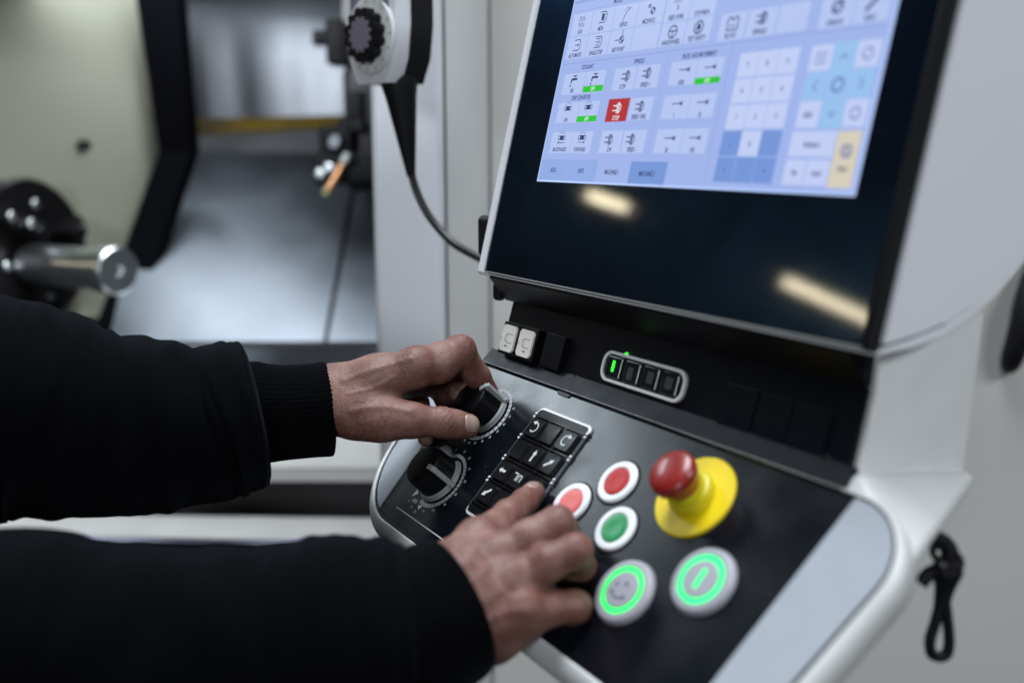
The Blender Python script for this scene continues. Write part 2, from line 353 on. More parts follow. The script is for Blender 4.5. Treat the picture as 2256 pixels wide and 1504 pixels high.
quad_slab('front_ledge', [atY(-60, 1130, 1470), atY(900, 1141, 1470), atY(900, 1192, 1400), atY(-60, 1176, 1400)], 12, 'sill')
quad_slab('front_ledge_edge', [atY(-60, 1177, 1398), atY(900, 1194, 1398), atY(900, 1206, 1396), atY(-60, 1188, 1396)], 10, 'bluestrip')
quad_slab('lower_front', [atY(-300, 1180, 1420), atY(900, 1206, 1420), atY(900, 1900, 1420), atY(-300, 1900, 1420)], 12, 'gapblack')
box('roof_light_block', -1500, -60, 1620, 2700, 1800, 1840, 'frame_dark', mach, mach_in, 3)  # unseen slab added to keep the hall light out of the chamber
# left wall of the chamber and its dark frame
hull_prism('side_wall', [atY(-350, -250, 1900), atY(330, -250, 2150), atY(372, 335, 2150), atY(262, 700, 1900), atY(-350, 700, 1750)],
           [atY(-350, -250, 1900) + np.array([0, 30, 0]), atY(330, -250, 2150) + np.array([0, 30, 0]), atY(372, 335, 2150) + np.array([0, 30, 0]), atY(262, 700, 1900) + np.array([0, 30, 0]), atY(-350, 700, 1750) + np.array([0, 30, 0])], 'beige', mach, mach_in)
p0 = atY(172, 320, 1930)
lathe('wall_plug', [(0, 0), (9, 0), (11, 3), (11, 60)], 'iron', mach, mach_in @ T(*(p0 + np.array([0, 14, 0]))) @ Matrix.Rotation(rad(-90), 4, 'X'), 20)
def band(name, L, yd, m):
    f_, b_ = [], []
    for (a, b, y) in L: f_.append((atY(*a, y), atY(*b, y)))
    bm = bmesh.new(); rows = []
    for a, b in f_:
        rows.append([bm.verts.new(a), bm.verts.new(b), bm.verts.new(b + np.array([10, yd, 0])), bm.verts.new(a + np.array([-6, yd, 0]))])
    for r, s in zip(rows, rows[1:]):
        for k in range(4): bm.faces.new((r[k], r[(k + 1) % 4], s[(k + 1) % 4], s[k]))
    bm.faces.new(rows[0]); bm.faces.new(rows[-1][::-1])
    return finish(name, bm, m, mach, mach_in, 25)
band('door_frame', [((270, -260), (350, -260), 2000), ((300, 0), (392, 0), 2000), ((350, 335), (420, 335), 2000), ((255, 600), (335, 590), 1850), ((190, 770), (290, 770), 1750)], 24, 'frame_dark')

# ---- chuck with workpiece
chuck = empty('lathe_chuck', 'dark round lathe chuck with stepped jaws at the left edge of the work chamber', 'chuck', atY(82, 545, 1800) / 1000)
ax = Vector((.93, -.33, .12)).normalized()
def axm(loc, d):
    q = Vector(d).to_track_quat('Z', 'Y').to_matrix().to_4x4(); return Matrix.Translation(loc) @ q
CM = axm((0, 0, 0), ax)
lathe('chuck_body', [(0, -90), (122, -90), (126, -84), (126, -6), (120, 0), (48, 0), (44, -4), (0, -4)], 'iron', chuck, CM, 48)
for k in range(3):
    a = rad(20 + 120 * k)
    bm = bmesh.new(); b_box(bm, 34, 104, -15, 15, 0, 26); b_box(bm, 34, 78, -13, 13, 26, 48); b_box(bm, 34, 56, -11, 11, 48, 66); bevel(bm, 2)
    jw = finish('jaw', bm, 'iron', chuck, CM @ RZ(a))
    for (x_, z_) in ((90, 26), (66, 48)): lathe('jaw_bolt', [(0, 3), (6, 3), (8, 1.5), (8, -1)], 'chrome', jw, T(x_, 0, z_), 14)
for k in range(3):
    a = rad(80 + 120 * k); lathe('chuck_bolt', [(0, 5), (7, 5), (9, 3), (9, 0)], 'chrome', chuck, CM @ T(78 * math.cos(a), 78 * math.sin(a), 0), 16)
def mk_wp():
    a = atY(120, 585, 1730); b = atY(262, 597, 1640); d = Vector(b - a); L = d.length
    return lathe('workpiece', [(0, -60), (35, -60), (35, L * .72), (36, L * .74), (39, L * .76), (40, L - 3), (37, L), (9, L), (7, L - 5), (0, L - 5)], 'chrome', None, axm(Vector(a) / 1000, d), 48)
w = mk_wp(); w['label'] = 'shiny turned steel bar with flanged end clamped in the lathe chuck'; w['category'] = 'workpiece'

# ---- tool turret
tur = empty('tool_turret', 'dark tool turret with black tool blocks behind the white column', 'turret', atY(790, 300, 1900) / 1000)
tl = tur.location * 1000
ti = Matrix.Translation(-tur.location)
def tbox(name, a, b, y0, d, m, bw=4, par=None):
    p = atY(*a, y0); q = atY(*b, y0); return box(name, min(p[0], q[0]), max(p[0], q[0]), y0, y0 + d, min(p[2], q[2]), max(p[2], q[2]), m, tur, ti, bw)
tbox('turret_disc', (752, 142), (860, 425), 1900, 150, 'iron', 14)
tbox('clamp_block', (758, 200), (800, 262), 1880, 30, 'black', 4)
tbox('tool_slide', (742, 262), (800, 290), 1865, 40, 'gapblack', 3)
tbox('tool_block', (715, 40), (760, 142), 1880, 70, 'black', 5)
tbox('tool_bit', (686, 66), (722, 100), 1890, 30, 'black', 5)
tbox('tool_block', (700, 276), (775, 342), 1860, 90, 'black', 5)
tbox('tool_holder', (688, 336), (830, 408), 1840, 100, 'black', 8)
tbox('turret_arm', (752, -40), (830, 138), 1930, 120, 'wallgrey', 6)
tube('coolant_pipe', [atY(764, 345, 1830), atY(745, 382, 1815), atY(724, 418, 1800)], [6, 6, 6], 'copper', tur, ti, 12)
for (q, r_, m_) in (((762, 350), 9, 'chrome'), ((722, 420), 8.5, 'brass')):
    lathe('pipe_nut', [(0, -9), (r_, -9), (r_, 9), (0, 9)], m_, tur, ti @ axm(Vector(atY(*q, 1812)) / 1000, (-.5, -.2, -1)), 6, 20)
for q in ((707, 385), (727, 372)): lathe('coolant_nozzle', [(0, 0), (9, 0), (9, 8), (4, 10), (0, 6)], 'chrome', tur, ti @ axm(Vector(atY(*q, 1838)) / 1000, (-.3, -1, .2)), 20)
lathe('turret_stud', [(0, 0), (12, 0), (14, 4), (14, 20)], 'stainless', tur, ti @ axm(Vector(atY(735, 310, 1850)) / 1000, (0, -1, 0)) , 20)

# ================================================================== hand-held pendant on the column
PY = 1060
pend = empty('handheld_pendant', 'white and black handheld control pendant with toothed rotary knob hanging on the column', 'control pendant', atY(853, 186, PY) / 1000, rad(-44))
pend.scale = (.92, .92, .92)
# local mm: x width, -y front, z up, origin bottom of the body
def pend_outline(w0, h0, r): return [(-w0 * .30, 0), (w0 * .30, 0), (w0 * .44, 26), (w0 * .5, 62), (w0 * .5, h0), (-w0 * .5, h0), (-w0 * .5, 62), (-w0 * .44, 26)]
XZ = Matrix.Rotation(rad(90), 4, 'X')     # prism z -> -y
prism('rubber_back', pend_outline(90, 235, 0), -30, 0, 'rubber', pend, XZ, 9, 4, 25)
prism('front_shell', pend_outline(86, 232, 0), 0.5, 22, 'column', pend, XZ, 7, 4, 25)
prism('label_plate', rrect(-33, 33, 60, 226, 8), 22.4, 23.2, 'lavender', pend, XZ, .2)
KM = XZ @ T(2, 50, 22)
sd = lathe('scale_disc', [(0, 0), (41, 0), (41, 2.5), (39.5, 3.6), (0, 3.6)], 'white', pend, KM, 40)
flat('scale_marks', lambda bm: [b_line(bm, [(34 * math.cos(rad(a)), 34 * math.sin(rad(a))), (38 * math.cos(rad(a)), 38 * math.sin(rad(a)))], 1, 3.9) for a in range(0, 360, 24)], 'ink', sd, None)
def gear(r0, r1, n):
    P = []
    for i in range(n):
        for (da, r) in ((0, r0), (.28, r1), (.62, r1), (.86, r0)): a = 2 * math.pi * (i + da) / n; P.append((r * math.cos(a), r * math.sin(a)))
    return P
gk = prism('rotary_knob', gear(25, 29, 12), 4, 15, 'black', pend, KM, 1, 2, 20)
prism('knob_face', gear(15, 19, 12), 15.1, 16.4, 'lavender', gk, None, .5, 1, 20)
for (a, c) in ((40, 'white'), (-150, 'white'), (95, 'lavender')):
    lathe('selector_stud', [(0, 8), (3.6, 8), (4.2, 7), (4.2, 0)], c, pend, KM @ T(40 * math.cos(rad(a)) * .7, 38 * math.sin(rad(a)) + 22, 1), 16)
Rp = Matrix.Rotation(rad(44), 4, 'Z')
def pl(px, py, y): v = Vector(atY(px, py, y)) - pend.location * 1000; return (Rp @ v) / .92
pa, pb = pl(880, 186, 1056), pl(906, 388, 1056)
Lc_ = (pb - pa).length
lathe('strain_relief', [(0, -8), (19, -8), (20.5, 0), (17.5, 14), (5.8, Lc_ - 6), (5.2, Lc_), (0, Lc_)], 'rubber', pend, axm(pa / 1000, pb - pa), 28)
tube('cable', catmull([pl(905, 380, 1056), pl(921, 430, 1055), pl(948, 480, 1050), pl(992, 530, 1035), pl(1040, 560, 1015), pl(1110, 590, 990), pl(1200, 610, 960)], 8), 4.6, 'cable', pend, None, 12)

# ================================================================== control console
con = empty('control_console', 'white and black machine control console with lit touchscreen, knobs and push buttons', 'control console', CROOT, CYAW)
MID = 68.5
# --- plate outline (s,t) : trapezoid with rounded corners
def poly_round(P, rs, n=8):
    out = []; N = len(P)
    for i in range(N):
        a, b, c = Vector(P[i - 1]), Vector(P[i]), Vector(P[(i + 1) % N]); r = rs[i]
        u = (a - b).normalized(); v = (c - b).normalized(); th = u.angle(v); d = r / math.tan(th / 2)
        o = b + (u + v).normalized() * (r / math.sin(th / 2)); p = b + u * d; q = b + v * d
        a0 = math.atan2(p.y - o.y, p.x - o.x); a1 = math.atan2(q.y - o.y, q.x - o.x); da = (a1 - a0 + math.pi) % (2 * math.pi) - math.pi
        for k in range(n + 1): t = a0 + da * k / n; out.append((o.x + r * math.cos(t), o.y + r * math.sin(t)))
    return out
def outl(off, rb=62, rt=34, top=35, bot=None):
    bo = off if bot is None else bot
    return poly_round([(MID - 214 - off, -115.5 - bo), (MID + 214 + off, -115.5 - bo), (MID + 242 + off, top + off * .4), (MID - 242 - off, top + off * .4)], [rb + off, rb + off, max(4, rt + off), max(4, rt + off)], 10)
def loft(name, loops, m, parent, mtx, cap0=True, cap1=True, smooth=40):
    bm = bmesh.new(); rs = [[bm.verts.new(p) for p in L] for L in loops]
    for a, b in zip(rs, rs[1:]):
        for k in range(len(a)): bm.faces.new((a[k], a[(k + 1) % len(a)], b[(k + 1) % len(a)], b[k]))
    if cap0: bm.faces.new(rs[0][::-1])
    if cap1: bm.faces.new(rs[-1])
    return finish(name, bm, m, parent, mtx, smooth)
L3 = lambda off, n_, bo=None: [(p[0], p[1], n_) for p in outl(off, bot=bo)]
loft('base_shell', [L3(1.6, -6), L3(1.6, 1.6), L3(2.6, 2.4), L3(4.5, 1.8, 5.5), L3(7, -1, 9.5), L3(8, -5, 13), L3(6, -12, 15), L3(0, -24, 13), L3(-16, -40, 2), L3(-60, -56, -40)], 'white_matte', con, FD, True, True)
# plate: black centre, two pale strips
WB, KT = 191.0, .11
def xin(t, sgn): return MID + sgn * (WB + KT * (t + 20))
full = outl(-1.2)
def clip_half(P, f):         # keep f(p)>=0
    out = []
    for i in range(len(P)):
        a, b = P[i - 1], P[i]; fa, fb = f(a), f(b)
        if (fa >= 0) != (fb >= 0):
            t = fa / (fa - fb); out.append((a[0] + (b[0] - a[0]) * t, a[1] + (b[1] - a[1]) * t))
        if fb >= 0: out.append(b)
    return out
cen = clip_half(clip_half(full, lambda p: xin(p[1], 1) - .4 - p[0]), lambda p: p[0] - xin(p[1], -1) - .4)
prism('control_plate', cen, -5, 0, 'plate', con, FD, .5, 2, 60)
for sg in (1, -1):
    st = clip_half(full, (lambda p: p[0] - xin(p[1], 1)) if sg > 0 else (lambda p: xin(p[1], -1) - p[0]))
    prism('side_strip', st, -5, 1.2, 'strip', con, FD, .8, 2, 60)
loft('plate_seal', [[(p[0], p[1], -5.5) for p in outl(1.5)], [(p[0], p[1], .6) for p in outl(1.5)], [(p[0], p[1], .6) for p in outl(-1)], [(p[0], p[1], -5.5) for p in outl(-1)]], 'black', con, FD, False, False)
# shelf behind the plate, neck and screen housing (console local y,z polygon extruded along x)
YZX = Matrix(((0, 0, 1, 0), (1, 0, 0, 0), (0, 1, 0, 0), (0, 0, 0, 1)))          # prism (x,y,z)->(s=z, y=x, z=y)
bm = bmesh.new()
for sg in (1, -1):
    for p in ((192, 33, 34.0), (239.5, 13, 5), (238, 10, -2), (192, 133, 18), (190, 130, 6), (150, 0, -40), (140, 100, -42)): bm.verts.new((MID + sg * p[0], p[1], p[2]))
bmesh.ops.convex_hull(bm, input=bm.verts[:]); bmesh.ops.dissolve_limit(bm, angle_limit=rad(2), verts=bm.verts[:], edges=bm.edges[:]); bevel(bm, 4, 3, 12)
finish('rear_shelf', bm, 'white_matte', con, None, 40)
prism('fold_strip', [(23.2, 27.2), (33.6, 37.2), (36, 35.5), (40, 20), (24, 20)], MID - 193, MID + 187, 'cpanel', con, YZX, .6, 2, 20)
box('small_panel', MID - 181, MID + 181, 0, 44, -6, 0, 'cpanel', con, FC, .5)
prism('neck', [(38, 28), (49.5, 76.5), (52, 110), (137, 110), (131, 12)], MID - 184, MID + 184, 'white_matte', con, YZX, 3, 3, 25)
prism('soffit', [(30.2, 97.5), (46, 77.5), (58, 79), (58, 112), (36, 112)], MID - 191, MID + 181, 'black', con, YZX, 1.2, 2, 20)
# housing: side profile with big rear-lower radius
prof = [(30.4, 99.5)] + [(y, z) for y, z in ((60, 100.5), (85, 105), (106, 112.5), (126, 122.5), (144, 135.5), (158, 150), (168, 168), (172, 190))] + [(232, 420), (109, 420)]
prism('screen_housing', prof, MID - 203, MID + 197, 'column', con, YZX, 4.5, 4, 35)
inn = [(32.6, 105.2)] + [(y - 2.6, z + 7.6) for y, z in prof[1:-2]] + [(222, 412), (108, 412)]
prism('panel_seam', [(33, 102.6)] + [(y - 2, z + 5.2) for y, z in prof[1:-2]] + [(224, 414), (112, 414)], MID + 196, MID + 197.5, 'black', con, YZX, .2, 1, 35)
prism('side_panel', inn, MID + 197.2, MID + 200.5, 'column', con, YZX, 1.5, 3, 35)
box('screen_bezel', -125.8, 266.5, -.6, 330, -3, -.6, 'black', con, FG, 1.2)
box('housing_rim', -137, -126.3, -2.5, 330, -16, 3.0, 'column', con, FG, 3, 4)
gl = box('screen_glass', -124, 259, 1.5, 328, -.8, 2.2, 'glass', con, FG, .7)
box('glass_trim', -125.2, -124.2, 1, 328, -.4, 2.7, 'chrome', con, FG, .15)
box('glass_trim', -124.2, 259, .2, 1.3, -.4, 2.5, 'grey', con, FG, .15)
box('bezel_rail', 259.6, 267.4, .5, 328, -.5, 4, 'black', con, FG, 1.5, 3)
# --- display
dsp = box('display', -74, 234, 77.5, 300, 2.0, 2.25, S['bg'], con, FG, 0)
def sflat(name, fn, k): return flat(name, fn, S[k], dsp, None)
Z1, Z2, Z3 = 2.32, 2.39, 2.46
tiles = []
for (x0, x1) in ((-69.5, -44.5), (-43.5, -17.5), (-16.5, 10.5), (11.5, 40)):
    tiles += [(x0, x1, 190.2, 207.5), (x0, x1, 172.6, 189.4)]
for (x0, x1) in ((42, 67), (68, 92)): tiles += [(x0, x1, 172.8, 188.5), (x0, x1, 189.3, 206)]
for (x0, x1) in ((100, 123), (124.5, 148.5), (150, 173)): tiles += [(x0, x1, 171.2, 188.2)]
for (x0, x1) in ((182, 205), (206, 229)): tiles += [(x0, x1, 170.5, 188)]
for (x0, x1) in ((-65, -37.6), (-36.8, -12), (-1, 23.6), (25, 49.5), (61, 86.6), (87.4, 111)):
    for (y0, y1) in ((145, 161), (123, 138.6), (100, 116)): tiles.append((x0, x1, y0, y1))
for t in tiles: sflat('screen_key', lambda bm: b_rect(bm, *t, Z1), 'tile')
pale = []
for i in range(3):
    for j in range(3): pale.append((124.8 + 16.2 * i, 140.4 + 16.2 * i, 115 + 15.9 * j, 129.8 + 15.9 * j))
pale += [(140.9, 156.8, 98.5, 113.6), (181.6, 197.4, 146.6, 161.2), (213.9, 229.4, 146.6, 161.2), (181.6, 197.4, 114.6, 129.6), (214.6, 229.8, 114.6, 129.6), (181, 212.6, 98.4, 112.6), (181, 196, 82.4, 96.6), (197, 212.6, 82.4, 96.6)]
for t in pale: sflat('number_key', lambda bm: b_rect(bm, *t, Z1), 'tile2')
for t in ((124.4, 140.4, 98.5, 113.6), (157.2, 173, 98.5, 113.6), (124.4, 140.4, 82.4, 97.8), (140.9, 156.8, 82.4, 97.8), (157.2, 173, 82.4, 97.8)): sflat('blue_key', lambda bm: b_rect(bm, *t, Z1), 'blue')
for t in ((197.9, 213.5, 130.3, 161.8), (181.6, 197.4, 130.3, 145.9), (213.9, 229.4, 130.3, 145.9), (198, 214.2, 114.2, 129.8)): sflat('arrow_key', lambda bm: b_rect(bm, *t, Z1), 'cyan')
sflat('input_key', lambda bm: b_rect(bm, 213.6, 230, 81.4, 112.4, Z1), 'yellow')
for t in ((-72, -36.6, 79.2, 95), (-35.8, 1.5, 79.2, 94.8)): sflat('screen_tab', lambda bm: b_rect(bm, *t, Z1), 'tab')
sflat('screen_tab', lambda bm: b_rect(bm, 40, 78.5, 79, 94.3, Z1), 'blue')
for t in ((-70, 229, 168.6, 169.2), (-70, 229, 209.2, 209.6), (-72, -40, 216, 218), (116, 116.5, 82, 168), (55, 55.4, 97, 168)): sflat('divider_line', lambda bm: b_rect(bm, *t, Z1), 'line')
for t in ((-74, 234, 77.5, 79), (232.2, 234, 77.5, 300), (-74, -73.2, 77.5, 300)): sflat('bright_edge', lambda bm: b_rect(bm, *t, Z1), 'edge')
for t in ((-36.8, -12, 145.6, 150.2), (-36.8, -12, 123.3, 127.7), (87.3, 110.9, 144.6, 148.8)): sflat('green_bar', lambda bm: b_rect(bm, *t, Z2), 'green')
sflat('stop_key', lambda bm: b_rect(bm, -1, 23.6, 122.5, 139, Z2), 'red')
def split_flat(name, fn, k):        # one object for each icon: pieces are grouped by the screen key they lie on
    bm = bmesh.new(); fn(bm); cells = {}
    for f in bm.faces:
        c = f.calc_center_median(); key = None
        for q, t in enumerate(tiles + pale + [(197.9, 213.5, 146, 161.8), (197.9, 213.5, 130.3, 145.9), (181.6, 197.4, 130.3, 145.9), (213.9, 229.4, 130.3, 145.9), (198, 214.2, 114.2, 129.8), (213.6, 230, 81.4, 112.4)]):
            if t[0] - .5 <= c.x <= t[1] + .5 and t[2] - .6 <= c.y <= t[3] + .6: key = q; break
        cells.setdefault(key, []).append([v.co.copy() for v in f.verts])
    bm.free()
    for key, fs in cells.items():
        b2 = bmesh.new()
        for vs in fs: b2.faces.new([b2.verts.new(v) for v in vs])
        finish(name, b2, S[k], dsp, None, 0)
def spindle(bm, x, y, z=Z2, k=1):
    b_line(bm, [(x - 4.5 * k, y + 1.7), (x, y + 1.7)], .8, z); b_line(bm, [(x - 4.5 * k, y - 1.7), (x, y - 1.7)], .8, z); b_line(bm, [(x, y + 3.2), (x, y - 3.2)], .9, z)
    b_line(bm, [(x + 1.6, y + 3.4), (x + 1.6, y - 3.4)], 1.3, z); b_line(bm, [(x + 2.5, y + 3), (x + 4, y + 1.5), (x + 4, y - 1.5), (x + 2.5, y - 3)], .8, z)
def tap(bm, x, y):
    b_line(bm, [(x + 1, y + 2.4), (x + 5.5, y + 2.4)], .8, Z2); b_line(bm, [(x + 3.3, y + 2.2), (x + 3.3, y)], .9, Z2); b_line(bm, [(x - .5, y - 2), (x, y - .2), (x + 6, y - .2)], 1.6, Z2); b_rect(bm, x - 1.4, x - .2, y - 6, y - 4, Z2)
def conv(bm, x, y, ar=0):
    b_line(bm, [(x - 4, y + 1.4), (x + 4, y + 1.4), (x + 4.8, y), (x + 4, y - 1.4), (x - 4, y - 1.4), (x - 4.8, y), (x - 4, y + 1.4)], .6, Z2); b_rect(bm, x - 2.6, x + 2.6, y - 1.5, y + 1.5, Z2)
    b_line(bm, [(x - 3.5, y + 3), (x - 2, y + 3.8)], .4, Z2); b_line(bm, [(x - 1, y + 4), (x + .6, y + 4.2)], .4, Z2); b_line(bm, [(x + 2, y + 3.8), (x + 3.4, y + 2.8)], .4, Z2)
    if ar: b_line(bm, [(x - 4, y - 3.6), (x + 4, y - 3.6)], .5, Z2); b_poly(bm, [(x + ar * 5, y - 3.6), (x + ar * 3, y - 2.6), (x + ar * 3, y - 4.6)][::ar], Z2)
def tool(bm, x, y): b_line(bm, [(x - 5, y), (x + 2, y)], .7, Z2); b_poly(bm, [(x + 1, y), (x + 5, y + 1.7), (x + 5, y - 1.7)], Z2)
def page(bm, x, y, inner):
    b_line(bm, [(x - 4, y + 4), (x + 2.5, y + 4), (x + 4, y + 2), (x + 4, y - 2.5), (x + 2.5, y - 4), (x - 4, y - 4)], .7, Z2)
    if inner == 1: b_line(bm, [(x - 2.5, y), (x + 1.5, y)], .6, Z2); b_poly(bm, [(x + 2.6, y), (x + .6, y + 1.2), (x + .6, y - 1.2)], Z2)
    if inner == 2: b_line(bm, [(x - 3, y + 2.4), (x + 1.6, y + 2.4), (x + 1.6, y - 2.4), (x - 3, y - 2.4)], .5, Z2); b_line(bm, [(x - 3, y), (x + .6, y)], .7, Z2)
    if inner == 3: b_rect(bm, x - 2, x + 1.5, y - 2.6, y + 2.6, Z2)
def ring(bm, x, y, r, w=.7): b_arc(bm, x, y, r - w, r, 0, 360, Z2, 20)
def icons(bm):
    for (x, y) in ((15, 154.8), (38, 155.4), (38, 132.4), (10.5, 109.6), (35.5, 109.6)): spindle(bm, x - 2, y)
    for x in (-52, -25.5): tap(bm, x - 2, 156.6)
    conv(bm, -51.5, 134.2); conv(bm, -25, 134.2); conv(bm, -51.5, 111.6, -1); conv(bm, -25, 111.6, 1)
    for (x, y) in ((75, 155.2), (99.5, 155.2), (75, 132.8), (99.5, 132.8), (75, 110), (99.5, 110)): tool(bm, x, y)
    page(bm, -57, 183, 1); page(bm, -30, 183, 2); page(bm, -30, 201.5, 3)
    for q in range(4): b_line(bm, [(-61 + q * 2, 205), (-60 + q * 2, 201.5)], .6, Z2)
    b_line(bm, [(-61 + q * .7, 198.5 + 1.7 * math.sin(q * 1.15)) for q in range(12)], .55, Z2)
    b_line(bm, [(-5, 195.5), (-3.5, 199.5), (-1, 203), (2, 204.8)], .7, Z2); b_line(bm, [(-5, 203), (-3, 205), (0, 205)], .4, Z2)
    ring(bm, 28, 199.5, 2.6); b_arc(bm, 28, 199.5, 0.2, 2.4, 0, 90, Z2, 5); b_arc(bm, 28, 199.5, .2, 2.4, 180, 270, Z2, 5); ring(bm, 23.5, 203, 1.5); b_arc(bm, 23.5, 203, .2, 1.4, 0, 180, Z2, 6)
    ring(bm, -1.5, 182, 2.8); b_arc(bm, -1.5, 182, .2, 2.6, 90, 180, Z2, 5); b_arc(bm, -1.5, 182, .2, 2.6, 270, 360, Z2, 5); b_line(bm, [(-9, 182), (-5, 182)], .7, Z2); b_line(bm, [(-1.5, 188.5), (-1.5, 185)], .7, Z2)
    ring(bm, 54.5, 182, 4.6, 1); b_line(bm, [(50.5, 182.6), (58.5, 182.6)], .9, Z2); b_line(bm, [(54.5, 182), (54.5, 178)], .9, Z2)
    ring(bm, 80, 182.4, 4.6, 1); b_poly(bm, [(77.6, 181), (82.4, 181), (81.2, 184.8), (78.8, 184.8)], Z2); b_rect(bm, 78.6, 81.4, 179.4, 180.4, Z2)
    b_line(bm, [(107, 177.5), (107, 184.5), (109, 185.8), (111.5, 183.5), (114, 185.8), (116, 184.5), (116, 177.5), (107, 177.5)], .9, Z2); b_line(bm, [(109.5, 180), (113.5, 180)], .7, Z2)
    spindle(bm, 136, 182); b_line(bm, [(134, 178), (139, 186)], .6, Z2)
    for q in range(4): b_line(bm, [(51 + q * 2, 205), (50.4 + q * 2, 202)], .6, Z2)
    ring(bm, 193.5, 182, 4, 1.4); b_line(bm, [(190.5, 179), (197, 185.6)], .9, Z2); b_line(bm, [(214, 178), (222, 186)], 2, Z2)
split_flat('screen_icon', icons, 'ink')
def tt(s_, x, y, h=3.3, wx=.66): sflat('screen_text', lambda bm: b_text(bm, s_, x, y, h, Z2, wx, 0, 'CENTER', .11), 'ink')
tt('MODES', -15.5, 212, 3.4); tt('JOG', -57, 193.4); tt('MDA', -30.5, 193.2); tt('REPOS', -3, 193.2); tt('MCS/WCS', 25.5, 192.6)
tt('AUTOMATIC', -57, 175.2); tt('SINGLE STEP', -30.5, 175.2); tt('REF POINT', -3.2, 175.2); tt('HANDWHEEL', 54.5, 175.2); tt('TEST SAFETY', 80, 175.4); tt('FEED OVRR', 54.5, 192); tt('STOP MDA', 80, 192); tt('%', 54.5, 198.6)
tt('BLOCK', 111.5, 174.2); tt('SPINDLE', 136.5, 174.2); tt('SELECT', 111, 204, 3.4); tt('OPERATE', 193.5, 173.4, 3); tt('RESET', 217.5, 173.4, 3)
tt('COOLANT', -37, 165.2, 3.4); tt('CHIP CONVEYOR', -37.5, 142, 3.4); tt('SPINDLE', 24.6, 164.8, 3.4); tt('INCR. AXIS MOVEMENT', 86.5, 164.2, 3.4)
tt('ON', -51.5, 147.8); tt('ON', -51.5, 125.4); tt('CCW', 11.4, 147.6); tt('SPEED +', 37, 147.6); tt('SPEED 100%', 37, 125.4); tt('CW', 11.4, 102.6); tt('SPEED -', 37, 102.6)
tt('BACKWARDS', -51.5, 102.8); tt('FORWARD', -25, 102.8); tt('1000', 74, 147); tt('1', 74, 125); tt('10', 99, 125); tt('50', 74, 102.2); tt('100', 99, 102.2)
tt('ASCII', -54, 87, 3.5); tt('INFO', -17.5, 86.8, 3.5); tt('MACHINE 1', 20, 86.6, 3.5); tt('MACHINE 2', 59, 86.2, 3.5)
for i, row in enumerate(('123', '456', '789')):
    for j, ch in enumerate(row): tt(ch, 132.6 + 16.2 * j, 122.4 + 15.9 * i, 3.4)
tt('0', 148.8, 106, 3.4); tt('-', 132.4, 106, 3.4); tt('/', 132.4, 90, 3.4); tt('*', 148.8, 89, 3.4); tt('+', 165, 90, 3.4)
tt('END', 189.4, 122, 3.3); tt('Backspace', 196.8, 105.4, 3); tt('Tab', 188.4, 89.4, 3.3); tt('Insert', 204.8, 89.4, 3.3); tt('Input', 221.8, 92.4, 3.4)
def dimi(bm):
    for (x, y, a) in ((205.7, 153.5, 1), (206, 121.8, -1)): b_line(bm, [(x - 2.4, y - a * 1.2), (x, y + a * 1.2), (x + 2.4, y - a * 1.2)], .8, Z2)
    for (x, y, a) in ((189.6, 138, -1), (221.6, 138, 1)): b_line(bm, [(x - a * 1.2, y - 3), (x + a * 1.2, y), (x - a * 1.2, y + 3)], .8, Z2)
    ring(bm, 205.8, 138, 4.4, 1.4); ring(bm, 221.6, 154, 3.6, 1); ring(bm, 222, 122, 3.6, 1); ring(bm, 221.8, 101.5, 3.8, 1.4); b_line(bm, [(219, 104.5), (224.5, 98.5)], .9, Z2)
    for q in range(3): b_line(bm, [(185.8, 151 + 2.8 * q), (193.4, 151 + 2.8 * q)], .8, Z2)
split_flat('screen_icon', dimi, 'dim')
def wt(bm):
    for (x, y) in ((-24.4, 147.9), (-24.4, 125.5), (99.2, 146.7)): b_text(bm, 'OFF', x, y, 2.9, Z3, .7, 0, 'CENTER', .07)
    b_text(bm, 'STOP', 11.3, 125.2, 3.4, Z3, .7, 0, 'CENTER', .07); spindle(bm, 10.6, 132.2, Z3)
split_flat('screen_white_text', wt, 'white')

# --- small upright panel: square buttons and the indicator strip
def sq_button(x, lens, arrow, h=8.5):
    b = box('square_button' if lens else 'blank_cover', -13, 13, -1, 25.6, 0, h, 'black' if lens else 'cpanel', con, FC @ T(x, 1.4), 1, 2)
    if lens:
        pts = [(-10, 4), (-7.6, 1.6), (7.6, 1.6), (10, 4), (10, 20.8), (7.6, 23.2), (-7.6, 23.2), (-10, 20.8)]
        prism('lens', pts, 8.0, 10.2, 'lens', b, None, .9, 3, 30)
        def ico(bm):
            b_line(bm, [(7, 16), (-1, 16), (-1, 9), (7, 9)], .42, 10.35); b_arc(bm, -1, 12.5, 2.9, 3.3, 90, 270, 10.35, 10); b_line(bm, [(-2 if arrow < 0 else -1, 6), (3, 6)], .5, 10.35)
            b_poly(bm, [(.5 + arrow * 3, 6), (.5 + arrow * 1, 7.2), (.5 + arrow * 1, 4.8)][::arrow], 10.35); b_line(bm, [(-8.9, 10), (-8.9, 12.6)], .5, 10.35)
        flat('lens_symbol', ico, 'ink', b, None)
    return b
sq_button(-91, True, -1); sq_button(-65, True, 1); b3 = sq_button(-32, False, 0, 6)
for x in (164.5, 192, 219): 
    b = sq_button(x, False, 0, 2)
